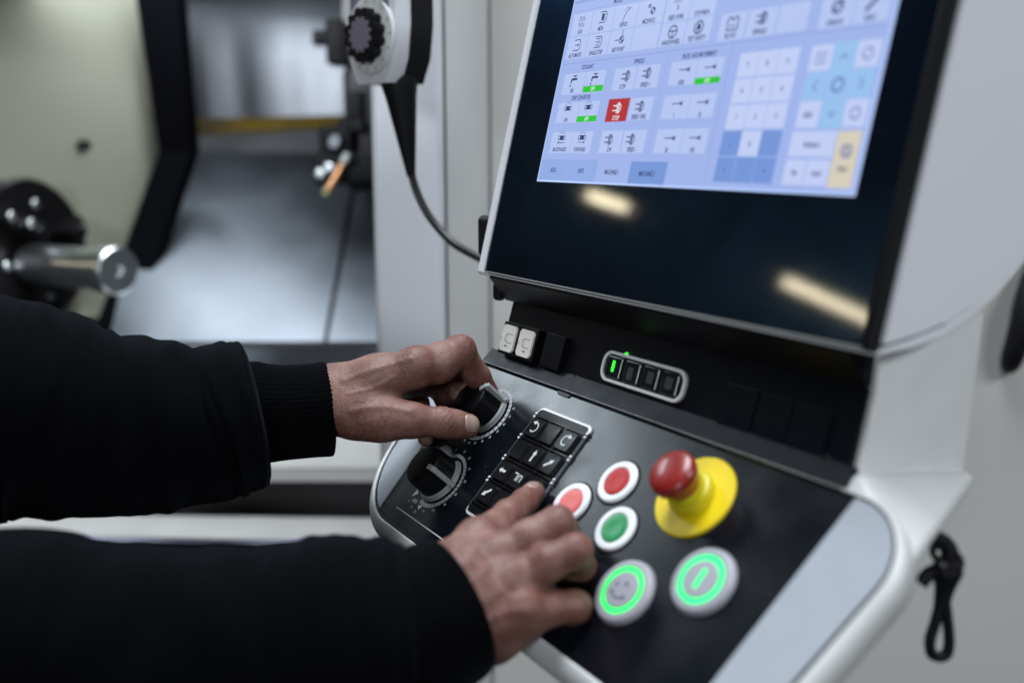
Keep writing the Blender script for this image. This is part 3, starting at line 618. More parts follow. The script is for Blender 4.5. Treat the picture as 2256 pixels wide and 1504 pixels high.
# indicator strip
ind = prism('indicator_strip', rrect(28, 114.5, 5.8, 25.6, 7.5, 8), 0, 1.4, 'window', con, FC, .4)
def ringframe(bm):
    for (o, i, z) in ((0, 1.9, 0),):
        A = rrect(27, 115.5, 4.8, 26.6, 8.4, 8); Bq = rrect(29, 113.5, 6.8, 24.6, 6.6, 8)
        a0 = [bm.verts.new((*p, .2)) for p in A]; a1 = [bm.verts.new((*p, 2.6)) for p in A]; b1 = [bm.verts.new((*p, 2.6)) for p in Bq]; b0 = [bm.verts.new((*p, .2)) for p in Bq]
        n_ = len(A)
        for k in range(n_):
            j = (k + 1) % n_
            for (u, v) in ((a0, a1), (a1, b1), (b1, b0)): bm.faces.new((u[k], u[j], v[j], v[k]))
bm = bmesh.new(); ringframe(bm); bevel(bm, .5, 2, 40); finish('frame', bm, 'frame_white', ind, None)
for i, x in enumerate((41.5, 61.5, 81.5, 101.5)):
    bm = bmesh.new(); b_box(bm, x - 8, x + 8, 8, 23.4, 1.2, 3.4); bevel(bm, 1.2, 3); finish('indicator_window', bm, 'window', ind, None)
prism('indicator_light', rrect(40.3, 42.6, 12.2, 20.4, 1.1), 3.5, 3.9, 'ledspot', ind, None, .1)
prism('indicator_contact', rrect(58, 64, 10, 19, 1), 3.5, 3.8, 'greyknob', ind, None, .1)
prism('indicator_contact', rrect(79, 85.5, 12, 20, 1), 3.5, 3.8, 'greyknob', ind, None, .1)
prism('indicator_contact', rrect(98, 105, 12, 20, 1), 3.5, 3.8, 'greyknob', ind, None, .1)
lathe('indicator_light', [(0, 1.6), (1.2, 1.3), (1.7, 0)], 'ledspot', ind, T(49.5, 26.6, 1), 12)
for (x, y) in ((152.5, -1), (235, -1.5), (-1.5, -3)):
    lathe('panel_screw', [(0, 2.2), (1.6, 2), (2.6, .9), (2.8, 0)], 'black', con, FC @ T(x, y + 2.6, 0), 14)

# --- keypad
kp = prism('keypad', rrect(-11.5, 51.5, -76.5, 16, 4, 6), -1, 1.6, 'black', con, FD, .4, 2, 60)
A = rrect(-13, 53, -78.2, 17.8, 5.2, 6); Bq = rrect(-11.4, 51.4, -76.4, 15.9, 3.9, 6)
def kframe(sel, m, nm):
    bm = bmesh.new(); n_ = len(A)
    for k in range(n_):
        j = (k + 1) % n_; ym = (A[k][1] + A[j][1]) / 2
        if sel(ym):
            q = [bm.verts.new(p) for p in ((*A[k], 0), (*A[j], 0), (*A[j], 1.5), (*A[k], 1.5), (*Bq[j], 2.1), (*Bq[k], 2.1))]
            bm.faces.new(q[:4]); bm.faces.new((q[3], q[2], q[4], q[5]))
    bmesh.ops.remove_doubles(bm, verts=bm.verts[:], dist=.01)
    finish(nm, bm, m, kp, None)
kframe(lambda y: y > 12, 'frame_white', 'keypad_frame'); kframe(lambda y: y < -73, 'frame_white', 'keypad_frame'); kframe(lambda y: -73 <= y <= 12, 'clear', 'keypad_side')
key_me = None
def key_shape():
    bm = bmesh.new(); A = rrect(-8.7, 8.7, -8.4, 8.4, 1.6, 3); Bq = rrect(-7.6, 7.6, -7.3, 7.3, 1.6, 3)
    a = [bm.verts.new((*p, 1.5)) for p in A]; b = [bm.verts.new((*p, 4.6)) for p in Bq]; n_ = len(A)
    for k in range(n_): bm.faces.new((a[k], a[(k + 1) % n_], b[(k + 1) % n_], b[k]))
    c = bm.verts.new((0, 0, 4.15))
    for k in range(n_): bm.faces.new((b[k], b[(k + 1) % n_], c))
    return bm
k0 = finish('key', key_shape(), 'keycap', kp, T(0, 0), 30)
for r in range(4):
    for c in range(3):
        if r == 0 and c == 0: continue
        o = k0.copy(); COL.objects.link(o); o.parent = kp; o.matrix_local = T(20 * c, -19.5 * r)
ridge = [(-9.8 + 0, 9.75 - 19.5 * r) for r in range(5)]
bm = bmesh.new()
for r in range(5): b_box(bm, -11, 51, 9.75 - 19.5 * r - .5, 9.75 - 19.5 * r + .5, 1.2, 3.2)
for c in range(1, 3): b_box(bm, 20 * c - 10.5, 20 * c - 9.5, -68, 9.5, 1.2, 3.1)
finish('keypad_grid', bm, 'keycap', kp, None)
def arrow2(bm, x, y, ang, L=5, w=.9, z=4.75):
    c, s_ = math.cos(rad(ang)), math.sin(rad(ang)); tr = lambda u, v: (x + u * c - v * s_, y + u * s_ + v * c)
    b_poly(bm, [tr(-L, -w), tr(L * .25, -w), tr(L * .25, w), tr(-L, w)], z); b_poly(bm, [tr(L * .2, -2.4 * w), tr(L, 0), tr(L * .2, 2.4 * w)], z)
def keysym(bm):
    b_arc(bm, 0, 0, 3.3, 4.3, -130, 110, 4.75, 14); b_poly(bm, [(-4.8, 3.6), (-.6, 5.8), (-1, 2)], 4.75)
    b_arc(bm, 40, 0, 3.3, 4.3, 60, 310, 4.75, 14); b_poly(bm, [(44.8, 3.2), (40.6, 5.8), (41, 1.8)], 4.75)
    arrow2(bm, 20, -19.5, 90); arrow2(bm, 40, -19.5, 42, 5, .9); arrow2(bm, 0, -39, 180, 4); arrow2(bm, 0, -58.5, 222, 5)
    b_line(bm, [(15.5, -36), (19, -36), (19, -41)], .9, 4.75); b_line(bm, [(21, -41), (21, -36.5), (24.5, -36.5), (24.5, -41)], .9, 4.75); arrow2(bm, 40, -58.5, -90)
flat('key_symbol', keysym, 'print', kp, None)
for r in range(4):
    for (dy) in (1.4, -1.4):
        for x in (-11.9, 52.2):
            lathe('frame_stud', [(0, 1), (.9, .7), (1.1, 0)], 'frame_white', kp, T(x, 9.75 - 19.5 * r + dy, 2.0), 10)

# --- rotary override knobs
def rknob(name_lab, x, y, ang, numbers, a_start, a_end, nseg):
    k = lathe('rotary_knob', [(0, .2), (19.6, .2), (19.6, 2.4), (18.9, 3.4), (18.0, 4.6), (17.4, 8), (16.9, 20), (15.9, 23.4), (13.8, 24.6), (0, 24.6)], 'knob', con, FD @ T(x, y) @ RZ(rad(ang)), 56)
    # grip flutes
    bm = bmesh.new(); b_box(bm, 11.5, 18.6, -2, 2, 24.2, 25.5); b_box(bm, 15.9, 20.4, -2, 2, 2.6, 24.7)
    vs = b_box(bm, 19.2, 22.6, -1.9, 1.9, 2.2, 5.0); bevel(bm, .35, 1, 30)
    finish('pointer', bm, 'grey', k, None)
    bm = bmesh.new(); 
    for i in range(48):
        a0, a1 = rad(-105 + 170 * i / 48), rad(-105 + 170 * (i + 1) / 48); ring_ = lambda r_, a_, z_: (r_ * math.cos(a_), r_ * math.sin(a_), z_)
        for (r0, z0, r1, z1) in ((20.3, 1.6, 19.4, 4.6), (19.4, 4.6, 17.8, 5.4)): bm.faces.new([bm.verts.new(p) for p in (ring_(r0, a0, z0), ring_(r0, a1, z0), ring_(r1, a1, z1), ring_(r1, a0, z1))])
    bmesh.ops.remove_doubles(bm, verts=bm.verts[:], dist=.01); finish('indicator_band', bm, 'grey', k, None, 40)
    sc = bmesh.new()
    for i in range(nseg):
        f0 = i / nseg; f1 = (i + .86) / nseg; a0 = a_start + (a_end - a_start) * f0; a1 = a_start + (a_end - a_start) * f1
        b_arc(sc, x, y, 21.2, 23.2 + 1.5 * min(1, i / nseg * 1.2 + .35), a0, a1, .12, 3)
    finish('scale_ring', sc, 'printdim', k, (FD @ T(x, y) @ RZ(rad(ang))).inverted() @ FD, None)
    sc = bmesh.new()
    for (a, s_) in numbers: b_text(sc, s_, x + 27.6 * math.cos(rad(a)), y + 27.6 * math.sin(rad(a)), 2.3, .12, .8, 0, 'CENTER', .07)
    finish('scale_numbers', sc, 'printdim', k, (FD @ T(x, y) @ RZ(rad(ang))).inverted() @ FD, None)
    return k
n1 = [(150 - i * 15.5, s_) for i, s_ in enumerate(('1', '2', '4', '6', '8', '10', '20', '30', '40', '50', '60', '70', '75', '80', '85', '90', '95', '100'))]
rknob('upper', -69, -3.6, 47, n1, 150, -115, 24)
n2 = [(112 - i * 24, s_) for i, s_ in enumerate(('5', '15', '50', '60', '70', '80', '90', '100', '110'))]
rknob('lower', -64, -66.6, 1, n2, 112, -108, 26)
def lower_print(bm):
    b_rect(bm, -94, -14, -103.4, -102.7, .12)
    b_poly(bm, [(-84.5, -82), (-80, -85.5), (-85.5, -90)], .12); b_poly(bm, [(-70, -92.5), (-64, -91), (-66, -95.5)], .12)
    b_text(bm, '0', -85, -93.5, 2.6, .12, .8); b_text(bm, '%', -76, -96.5, 2.4, .12, .8); b_text(bm, '120', -68, -98, 2.4, .12, .8)
    b_line(bm, [(-81 + q * .9, -91.2 + (1.5 if q % 2 else -1.5)) for q in range(9)], .5, .12); b_line(bm, [(-90, -80), (-88.6, -82)], .4, .12)
flat('plate_print', lower_print, 'print', con, FD)
prism('plate_notch', rrect(-9, 7, 32, 37.5, 2), -.5, .9, 'black', con, FD, .4)

# --- push buttons
def pbutton(x, y, r, capm):
    b = lathe('push_button', [(r * 1.02, 0), (r, 1.2), (r * .96, 2.0), (r * .90, 2.4), (r * .70, 2.2), (r * .66, 1.4), (0, 1.4)], 'frame_white', con, FD @ T(x, y), 48)
    lathe('button_cap', [(r * .64, 1.2), (r * .63, 2.3), (r * .58, 2.7), (r * .3, 2.5), (0, 2.4)], capm, b, None, 40)
    lathe('button_seat', [(r * 1.10, 0), (r * 1.10, .5), (r * 1.0, .7)], 'black', b, None, 40)
    return b
b1_ = pbutton(105.7, -10.4, 15.4, 'red'); b2_ = pbutton(80.3, -36.6, 15.4, 'redlit'); b3_ = pbutton(129.2, -37.8, 15.4, 'green')
b2_['label'] = 'glowing pink red push button beside the hand'
def lbutton(x, y, sym):
    r = 20
    b = lathe('lit_button', [(r * 1.02, 0), (r, 1.6), (r * .97, 3.0), (r * .92, 3.7), (r * .78, 3.9), (r * .76, 3.4), (0, 3.4)], 'steel', con, FD @ T(x, y), 56)
    bm = bmesh.new(); b_arc(bm, 0, 0, 11.3 if sym else 11.6, 15.0, 0, 360, 3.75, 48); finish('light_ring', bm, 'led2' if sym else 'led', b, None, None)
    lathe('button_cap', [(11, 3.4), (11, 4.0), (10.4, 4.3), (0, 4.4)], 'steel', b, None, 40)
    if sym:
        prism('button_symbol', [(p[0] * math.cos(0) , p[1]) for p in rrect(-1.7, 1.7, -6.4, 6.4, 1.6)], 4.35, 4.65, 'led2', b, None, .1)
    else:
        def face(bm):
            b_arc(bm, 1.5, 4.2, 0, 1.5, 0, 360, 4.6, 12); b_arc(bm, -5, 1.5, 0, 1.3, 0, 360, 4.6, 12); b_arc(bm, -5.4, -3.5, 0, 1.5, 0, 360, 4.6, 12); b_arc(bm, 4.6, -3.8, 0, 1.6, 0, 360, 4.6, 12)
            b_line(bm, [(-4.6, -4.2), (-1, -6), (3.6, -4.6)], 1.1, 4.6)
        flat('button_symbol', face, 'faint', b, None)
lbutton(166.4, -68, False); lbutton(211.1, -41.2, True)
es = lathe('emergency_stop', [(27.2, 0), (27.2, 1.4), (26.6, 2.2), (12, 2.2), (0, 2.2)], 'yellow', con, FD @ T(169.7, .9), 64)
lathe('collar', [(15.2, 2), (15, 6.5), (14.2, 8.6), (12.2, 9.4), (11.8, 13), (11, 15), (0, 15)], 'collar', es, None, 48)
lathe('mushroom_head', [(0, 13), (10.6, 13), (11.6, 14.2), (12.4, 17), (13.6, 19.5), (14.8, 22), (15.3, 24.6), (15.0, 27), (13.4, 29), (9.5, 30.2), (5, 30.7), (0, 30.8)], 'estop', es, None, 56)

# --- rear grips on the housing and strap
def hump(name, x0, x1, y0, y1, z0, z1, m): return box(name, x0, x1, y0, y1, z0, z1, m, con, None, min(abs(x1 - x0), abs(z1 - z0)) * .35, 4)
hump('rear_grip', -157, -134, 37, 47, 112, 147, 'rubber')
hump('rear_clamp', -136, -126, 40, 49, 76, 92, 'rubber')
# handle seen at the right edge, behind the housing
hnd = tube('grab_handle', catmull([atY(2300, 560, 1352), atY(2284, 600, 1325), atY(2266, 660, 1312), atY(2250, 725, 1312), atY(2228, 795, 1325), atY(2222, 806, 1352)], 5), [15, 15, 15.4, 15.8, 16, 16, 16.4, 16.6, 16.8, 17, 17, 17, 17, 16.8, 16.5, 16.2, 16, 15.4, 15, 14.6, 14, 13, 12, 11.5, 11, 11], 'rubber', None, None, 14)
hnd['label'] = 'black curved grab handle on the grey panel at the right edge of the picture'; hnd['category'] = 'handle'

stp = empty('hanging_strap', 'black strap with clip and looped end hanging below the right side of the console', 'strap', atY(2070, 1230, 500) / 1000)
si = Matrix.Translation(-stp.location)
A_ = lambda x, y, Y=500: Vector(atY(x, y, Y))
tube('hook', catmull([A_(1985, 1165, 492), A_(2035, 1178, 496), A_(2075, 1192), A_(2092, 1215), A_(2086, 1250)], 6), 4.6, 'rubber', stp, si, 12)
tube('clip_body', catmull([A_(2088, 1232), A_(2086, 1262), A_(2080, 1300), A_(2074, 1335)], 6), [5.4, 6.2, 7, 7.6, 8, 8, 7.8, 7.4, 6.8, 6.2, 5.8, 5.4, 5, 4.8, 4.6, 4.5, 4.4, 4.2, 4.2], 'rubber', stp, si, 14)
tube('clip_lever', catmull([A_(2028, 1285), A_(2048, 1262), A_(2075, 1252)], 6), 3.7, 'rubber', stp, si, 12)
lp = [A_(2074 + dx, 1392 + dy) for dx, dy in ((-2, -66), (8, -66), (14, -20), (17, 20), (12, 46), (-4, 54), (-22, 46), (-25, 16), (-14, -20))]
tube('loop', [Vector(p) for p in catmull(lp + [lp[0]], 6)[:-1]], 3.0, 'rubber', stp, si, 10, True)
lathe('ring', [(8.5, -1.6), (9.6, 0), (8.5, 1.6), (6.5, 1.6), (6.2, 0), (6.5, -1.6), (8.5, -1.6)], 'iron', stp, si @ axm(A_(2086, 1226) / 1000, (.2, -.4, 1)), 20)
# ================================================================== the operator: two arms
def sd_cone(P, a, ra, b, rb):
    ba = b - a; L2 = ba @ ba; pa = P - a
    if L2 < 1e-9: return np.linalg.norm(pa, axis=-1) - max(ra, rb)
    t = np.clip((pa @ ba) / L2, 0, 1); return np.linalg.norm(pa - t[..., None] * ba, axis=-1) - (ra + (rb - ra) * t)
def smin(a, b, k):
    h = np.clip(.5 + .5 * (b - a) / k, 0, 1); return b + (a - b) * h - k * h * (1 - h)
class Field:
    def __init__(s, lo, hi, h):
        s.lo = np.array(lo); s.h = h; s.n = np.ceil((np.array(hi) - s.lo) / h).astype(int) + 1
        s.ax = [s.lo[i] + h * np.arange(s.n[i]) for i in range(3)]
    def new(s): return np.full(tuple(s.n), 60.0, np.float32)
    def sub(s, D, c0, c1, R_):
        lo = np.minimum(c0, c1) - R_; hi = np.maximum(c0, c1) + R_
        i0 = np.clip(((lo - s.lo) / s.h).astype(int), 0, s.n - 1); i1 = np.clip(((hi - s.lo) / s.h).astype(int) + 2, 1, s.n)
        sl = tuple(slice(a, b) for a, b in zip(i0, i1))
        P = np.stack(np.meshgrid(*[s.ax[k][sl[k]] for k in range(3)], indexing='ij'), -1); return sl, P
    def cone(s, D, a, ra, b, rb, k):
        sl, P = s.sub(D, a, b, max(ra, rb) + 14); d = sd_cone(P, a, ra, b, rb); D[sl] = smin(D[sl], d, k)
def surface_nets(D, lo, h):
    s = D < 0; nx, ny, nz = D.shape; C = np.zeros((nx - 1, ny - 1, nz - 1, 3), np.float32); cnt = np.zeros((nx - 1, ny - 1, nz - 1), np.float32)
    cs = [(i, j, k) for i in (0, 1) for j in (0, 1) for k in (0, 1)]
    for a in cs:
        for ax in range(3):
            if a[ax]: continue
            b = list(a); b[ax] = 1
            va = D[a[0]:nx - 1 + a[0], a[1]:ny - 1 + a[1], a[2]:nz - 1 + a[2]]; vb = D[b[0]:nx - 1 + b[0], b[1]:ny - 1 + b[1], b[2]:nz - 1 + b[2]]
            m = (va < 0) != (vb < 0); t = np.where(m, va / np.where(m, va - vb, 1), 0); cnt += m
            for q in range(3): C[..., q] += m * (a[q] + (t if q == ax else 0))
    act = cnt > 0; idx = -np.ones(cnt.shape, int); idx[act] = np.arange(act.sum())
    ijk = np.argwhere(act); V = (C[act] / cnt[act][:, None] + ijk) * h + lo; F = []
    for ax in range(3):
        u, v = (ax + 1) % 3, (ax + 2) % 3
        sa = [slice(0, n) for n in D.shape]; sb = list(sa); sa[ax] = slice(0, -1); sb[ax] = slice(1, None)
        m = s[tuple(sa)] != s[tuple(sb)]; e = np.argwhere(m); e = e[(e[:, u] > 0) & (e[:, v] > 0) & (e[:, u] < D.shape[u] - 1) & (e[:, v] < D.shape[v] - 1)]
        fl = s[tuple(sa)][tuple(e.T)]
        def g(du, dv): q = e.copy(); q[:, u] -= du; q[:, v] -= dv; return idx[tuple(q.T)]
        Q = np.stack([g(1, 1), g(0, 1), g(0, 0), g(1, 0)], 1); Q[~fl] = Q[~fl][:, ::-1]; F.append(Q)
    return V, np.concatenate(F)
def relax(V, F, it=3, lam=.5):
    E_ = np.unique(np.sort(np.concatenate([F[:, [i, (i + 1) % 4]] for i in range(4)]), 1), axis=0); deg = np.bincount(E_.ravel(), minlength=len(V))[:, None]
    for k in range(it):
        for l in (lam, -lam * .96):
            A = np.zeros_like(V)
            for c in range(3): A[:, c] = np.bincount(E_[:, 0], V[E_[:, 1], c], len(V)) + np.bincount(E_[:, 1], V[E_[:, 0], c], len(V))
            V = V + l * (A / deg - V)
    return V
def vnormals(V, F):
    n_ = np.cross(V[F[:, 2]] - V[F[:, 0]], V[F[:, 3]] - V[F[:, 1]]); N = np.zeros_like(V)
    for k in range(4):
        for c in range(3): N[:, c] += np.bincount(F[:, k], n_[:, c], len(V))
    return N / (np.linalg.norm(N, axis=1)[:, None] + 1e-9)
def J(L): return [(at(x, y, z), r) for x, y, z, r in L]
def build_hand(palm, fingers, bumps, creases, kf=7, h=1.05, flush=(), ridges=()):
    pts = np.array([p for L in palm + fingers for p, r in L]); rs = max(r for L in palm + fingers for p, r in L)
    F_ = Field(pts.min(0) - rs - 4, pts.max(0) + rs + 4, h); D = F_.new()
    for L in palm:
        for (a, ra), (b, rb) in zip(L, L[1:]): F_.cone(D, a, ra, b, rb, 9)
    G = F_.new()
    for L in fingers:
        g = F_.new()
        for (a, ra), (b, rb) in zip(L, L[1:]): F_.cone(g, a, ra, b, rb, 3.2)
        G = smin(G, g, 1.3)
    D = smin(D, G, kf)
    for (c, r, k) in bumps: F_.cone(D, c, r, c + 1e-6, r, k)
    V, Q = surface_nets(D, F_.lo, h); V = relax(V, Q, 3); N = vnormals(V, Q)
    disp = np.zeros(len(V)); fl = np.zeros(len(V))
    for (c, ax_, offs, R_, dep, sg, side) in creases:
        ax_ = ax_ / np.linalg.norm(ax_); d = V - c; u = d @ ax_; rr = np.linalg.norm(d - u[:, None] * ax_, axis=1)
        wgt = np.clip(1.5 - rr / R_, 0, 1) * np.clip((N @ side) * 2.2 + .2, 0, 1)
        wob = .6 * np.sin(d @ np.cross(ax_, side) * .9 + c[0])
        for i, o in enumerate(offs): disp -= dep * wgt * np.exp(-((u - o + wob * (1 if i % 2 else -.7)) / sg) ** 2)
        fl += np.exp(-(np.linalg.norm(d, axis=1) / (R_ * 1.1)) ** 2) * .8
    for (c, R_, a) in flush: fl += a * np.exp(-(np.linalg.norm(V - c, axis=1) / R_) ** 2)
    for (pts_, amp, sg, side) in ridges:
        pts_ = catmull(pts_, 6); dm = np.full(len(V), 1e9)
        for a, b in zip(pts_, pts_[1:]):
            ba = b - a; t = np.clip(((V - a) @ ba) / (ba @ ba), 0, 1); q = V - a - t[:, None] * ba; q = q - (q @ side)[:, None] * side * .9; dm = np.minimum(dm, np.linalg.norm(q, axis=1))
        disp += amp * np.exp(-(dm / sg) ** 2) * np.clip((N @ side) * 2.5, 0, 1)
    V = V + N * disp[:, None]
    return V, Q, np.clip(fl, 0, 1), (F_, D)
VIEW = -(at(1000, 900, 760) - np.array([0, 0, CAMZ * 1000])); VIEW = VIEW / np.linalg.norm(VIEW)
UPW = np.array([0, 0, 1.0])
# ---- left hand on the upper knob
L_palm = [J([(560, 892, 735, 25), (660, 886, 748, 24.5), (735, 880, 756, 24)]), J([(560, 896, 762, 22), (735, 884, 772, 22)]),
          J([(735, 868, 752, 22.5), (830, 832, 750, 16.5), (918, 810, 749, 14.2)]), J([(735, 870, 768, 22), (835, 836, 768, 16), (912, 816, 769, 13.4)]),
          J([(740, 878, 776, 20), (830, 846, 784, 15), (898, 832, 787, 12.6)]), J([(740, 886, 780, 18), (820, 862, 796, 14), (880, 854, 800, 12)]),
          J([(735, 892, 752, 22), (792, 908, 744, 19.5), (838, 924, 739, 15), (905, 925, 736, 12)]), J([(800, 880, 752, 17), (866, 838, 754, 12)])]
L_f = [J([(918, 810, 749, 14.2), (968, 795, 759, 14.2), (1012, 777, 769, 12.4), (1052, 828, 780, 9.8), (1075, 862, 787, 8.2)]),
       J([(912, 816, 769, 13), (998, 800, 797, 11), (1012, 842, 806, 9.2), (1012, 866, 799, 8)]),
       J([(898, 832, 787, 12), (968, 852, 812, 9.6), (988, 895, 814, 8.6), (1004, 915, 804, 7.6)]),
       J([(880, 854, 800, 11), (922, 888, 816, 8.6), (934, 935, 818, 7.6), (938, 966, 812, 6.6)]),
       J([(860, 920, 738, 14), (912, 926, 736, 11.6), (944, 928, 739, 10.6), (976, 931, 743, 11.3), (1002, 934, 747, 10.6), (1030, 938, 751, 9.6)])]
def dirn(a, b): v = np.array(b) - np.array(a); return v / np.linalg.norm(v)
thIP = at(972, 930, 743); thAx = dirn(at(912, 926, 736), at(1030, 938, 751))
L_b = [(at(1016, 768, 766), 11.2, 4), (at(914, 800, 746), 12.5, 5), (at(972, 928, 740), 10.8, 3), (at(968, 806, 757), 13.5, 5)]
side_t = VIEW * .75 + UPW * .66
L_c = [(thIP, thAx, (-6.5, -3.6, -1.2, 1.0, 3.2, 5.4), 13, .8, .8, side_t), (at(1013, 772, 768), dirn(at(968, 795, 759), at(1040, 810, 776)), (-4, -1.6, .8, 3), 14, .6, .8, UPW),
       (at(916, 800, 748), dirn(at(830, 832, 750), at(968, 795, 759)), (-9, -6, -3, 0, 3), 14, .5, .9, UPW), (at(830, 950, 738), dirn(at(800, 900, 740), at(905, 940, 736)), (-12, -7, -2, 3, 8), 20, .7, 1.0, VIEW),
       (at(745, 880, 750), dirn(at(700, 880, 750), at(800, 870, 750)), (-2, 5), 26, .3, 1.2, VIEW)]
LV, LQ, LF, LFD = build_hand(L_palm, L_f, L_b, L_c, 7, 1.0, [(at(1040, 936, 745), 11, .5), (at(1012, 772, 765), 16, .7), (at(905, 925, 735), 18, .6), (at(1060, 840, 780), 14, .5)], [([at(760, 838, 735), at(830, 812, 735), at(905, 790, 733)], .9, 2.2, VIEW), ([at(770, 868, 735), at(830, 852, 735), at(868, 830, 735)], .6, 1.6, VIEW), ([at(775, 905, 725), at(840, 895, 722), at(905, 905, 722)], 1.0, 2.6, VIEW)])
# ---- right hand pressing a key
R_palm = [J([(870, 1345, 548, 23), (983, 1276, 575, 19.5), (1056, 1192, 603, 13.2)]), J([(900, 1390, 545, 24), (1005, 1312, 570, 20), (1095, 1232, 591, 13.4)]),
          J([(910, 1410, 544, 22), (1022, 1345, 566, 18.5), (1128, 1284, 580, 13)]), J([(930, 1420, 545, 20), (1045, 1382, 566, 16), (1156, 1346, 573, 12.6)]),
          J([(985, 1400, 568, 14), (1085, 1398, 580, 15), (1160, 1368, 585, 12)]), J([(985, 1290, 600, 18), (1090, 1270, 612, 13), (1150, 1310, 602, 11)])]
R_f = [J([(1056, 1192, 603, 13), (1122, 1135, 638, 9.8), (1155, 1103, 660, 8.2), (1177, 1083, 673, 7.3)]),
       J([(1095, 1232, 591, 13.2), (1165, 1184, 590, 10.6), (1229, 1149, 593, 9.6), (1246, 1170, 616, 8.6), (1218, 1178, 632, 7.6)]),
       J([(1128, 1284, 580, 12.8), (1205, 1240, 577, 11), (1268, 1212, 579, 10), (1280, 1246, 602, 8.8), (1244, 1258, 618, 7.8)]),
       J([(1156, 1346, 573, 12.4), (1215, 1338, 575, 10.2), (1268, 1335, 580, 9.2), (1264, 1362, 602, 8), (1230, 1370, 614, 7)]),
       J([(1000, 1240, 612, 15), (1070, 1215, 640, 11), (1120, 1200, 655, 9.5), (1155, 1180, 660, 8)])]
R_b = [(at(1052, 1184, 598), 11.5, 5), (at(1090, 1224, 585), 12, 5), (at(1122, 1274, 574), 12, 5), (at(1150, 1336, 567), 11.5, 5), (at(1120, 1132, 635), 9.4, 3)]
R_c = [(at(1122, 1133, 632), dirn(at(1056, 1192, 603), at(1177, 1083, 673)), (-4, -1.5, 1.2, 3.6), 12, .6, .85, VIEW), (at(1157, 1101, 655), dirn(at(1122, 1135, 638), at(1177, 1083, 673)), (-2, .5, 2.6), 10, .5, .8, VIEW)]
RV, RQ, RF, RFD = build_hand(R_palm, R_f, R_b, R_c, 7.5, 1.05, [(at(1230, 1150, 590), 16, .5), (at(1275, 1210, 578), 18, .7), (at(1180, 1345, 570), 26, .8), (at(1100, 1240, 590), 20, .5), (at(1165, 1100, 660), 14, .4), (at(1050, 1195, 590), 9, .6)], [([at(990, 1265, 560), at(1030, 1225, 575), at(1056, 1192, 585)], .6, 2.6, VIEW), ([at(1000, 1310, 555), at(1050, 1268, 565), at(1095, 1232, 575)], .7, 2.8, VIEW), ([at(1025, 1345, 550), at(1080, 1310, 560), at(1128, 1284, 565)], .6, 2.8, VIEW), ([at(1000, 1250, 560), at(1045, 1262, 565), at(1080, 1290, 560), at(1130, 1320, 555)], .4, 1.6, VIEW), ([at(1050, 1375, 550), at(1100, 1352, 555), at(1150, 1345, 555)], .8, 2.6, VIEW)])
V = np.concatenate([LV, RV]); Q = np.concatenate([LQ, RQ + len(LV)]); FL = np.concatenate([LF, RF])
base = np.array([at(300, 1000, 720)[0], at(300, 1000, 720)[1], 0.0])
me = bpy.data.meshes.new('person'); me.from_pydata(((V - base) / 1000).tolist(), [], Q.tolist()); me.update()
me.attributes.new('flush', 'FLOAT', 'POINT').data.foreach_set('value', FL.astype(np.float32))
me.materials.append(M['skin'])
for p in me.polygons: p.use_smooth = True
person = link(bpy.data.objects.new('person', me)); person.location = base / 1000
person['label'] = 'person in a black sweatshirt turning the upper knob and pressing a keypad key'; person['category'] = 'person'
PI_ = Matrix.Translation(-base / 1000)

def field_at(FD_, P):
    F_, D = FD_; g = (P - F_.lo) / F_.h; i = np.clip(np.floor(g).astype(int), 0, F_.n - 2); t = g - i; o = 0
    for a in (0, 1):
        for b in (0, 1):
            for c in (0, 1):
                w_ = (t[:, 0] if a else 1 - t[:, 0]) * (t[:, 1] if b else 1 - t[:, 1]) * (t[:, 2] if c else 1 - t[:, 2]); o = o + w_ * D[i[:, 0] + a, i[:, 1] + b, i[:, 2] + c]
    return o
def nail(FD_, c, fwd, out, L, Wd):
    fwd = fwd / np.linalg.norm(fwd); out = out - fwd * (out @ fwd); out /= np.linalg.norm(out); sd_ = np.cross(fwd, out); n1_, n2_ = 15, 15; P = []; E2 = []
    for i in range(n1_):
        for j in range(n2_):
            u, v = i / (n1_ - 1) * 2 - 1, j / (n2_ - 1) * 2 - 1
            # square to rounded outline
            uu = u * math.sqrt(1 - .30 * v * v); vv = v * math.sqrt(1 - .30 * u * u); P.append(c + fwd * uu * L / 2 + sd_ * vv * Wd / 2 + out * 14); E2.append(max(abs(u), abs(v)))
    P = np.array(P); E2 = np.array(E2); t = np.zeros(len(P))
    for _ in range(60): t += np.clip(field_at(FD_, P - out * t[:, None]), -2, 3) * .7
    P = P - out * (t - .55 + 1.3 * np.clip(E2 - .82, 0, 1) / .18)[:, None]
    bm = bmesh.new(); vs = [bm.verts.new(p) for p in P]
    for i in range(n1_ - 1):
        for j in range(n2_ - 1): bm.faces.new((vs[i * n2_ + j], vs[i * n2_ + j + 1], vs[(i + 1) * n2_ + j + 1], vs[(i + 1) * n2_ + j]))
    return finish('fingernail', bm, 'nail', person, PI_, 60)
nail(LFD, at(1033, 936, 750), thAx, VIEW * .9 + UPW * .28, 13.5, 14.5)
nail(RFD, at(1171, 1074, 668), dirn(at(1155, 1103, 660), at(1177, 1083, 673)), VIEW * .55 + UPW * .7 + np.array([-.45, 0, 0]), 10, 10)

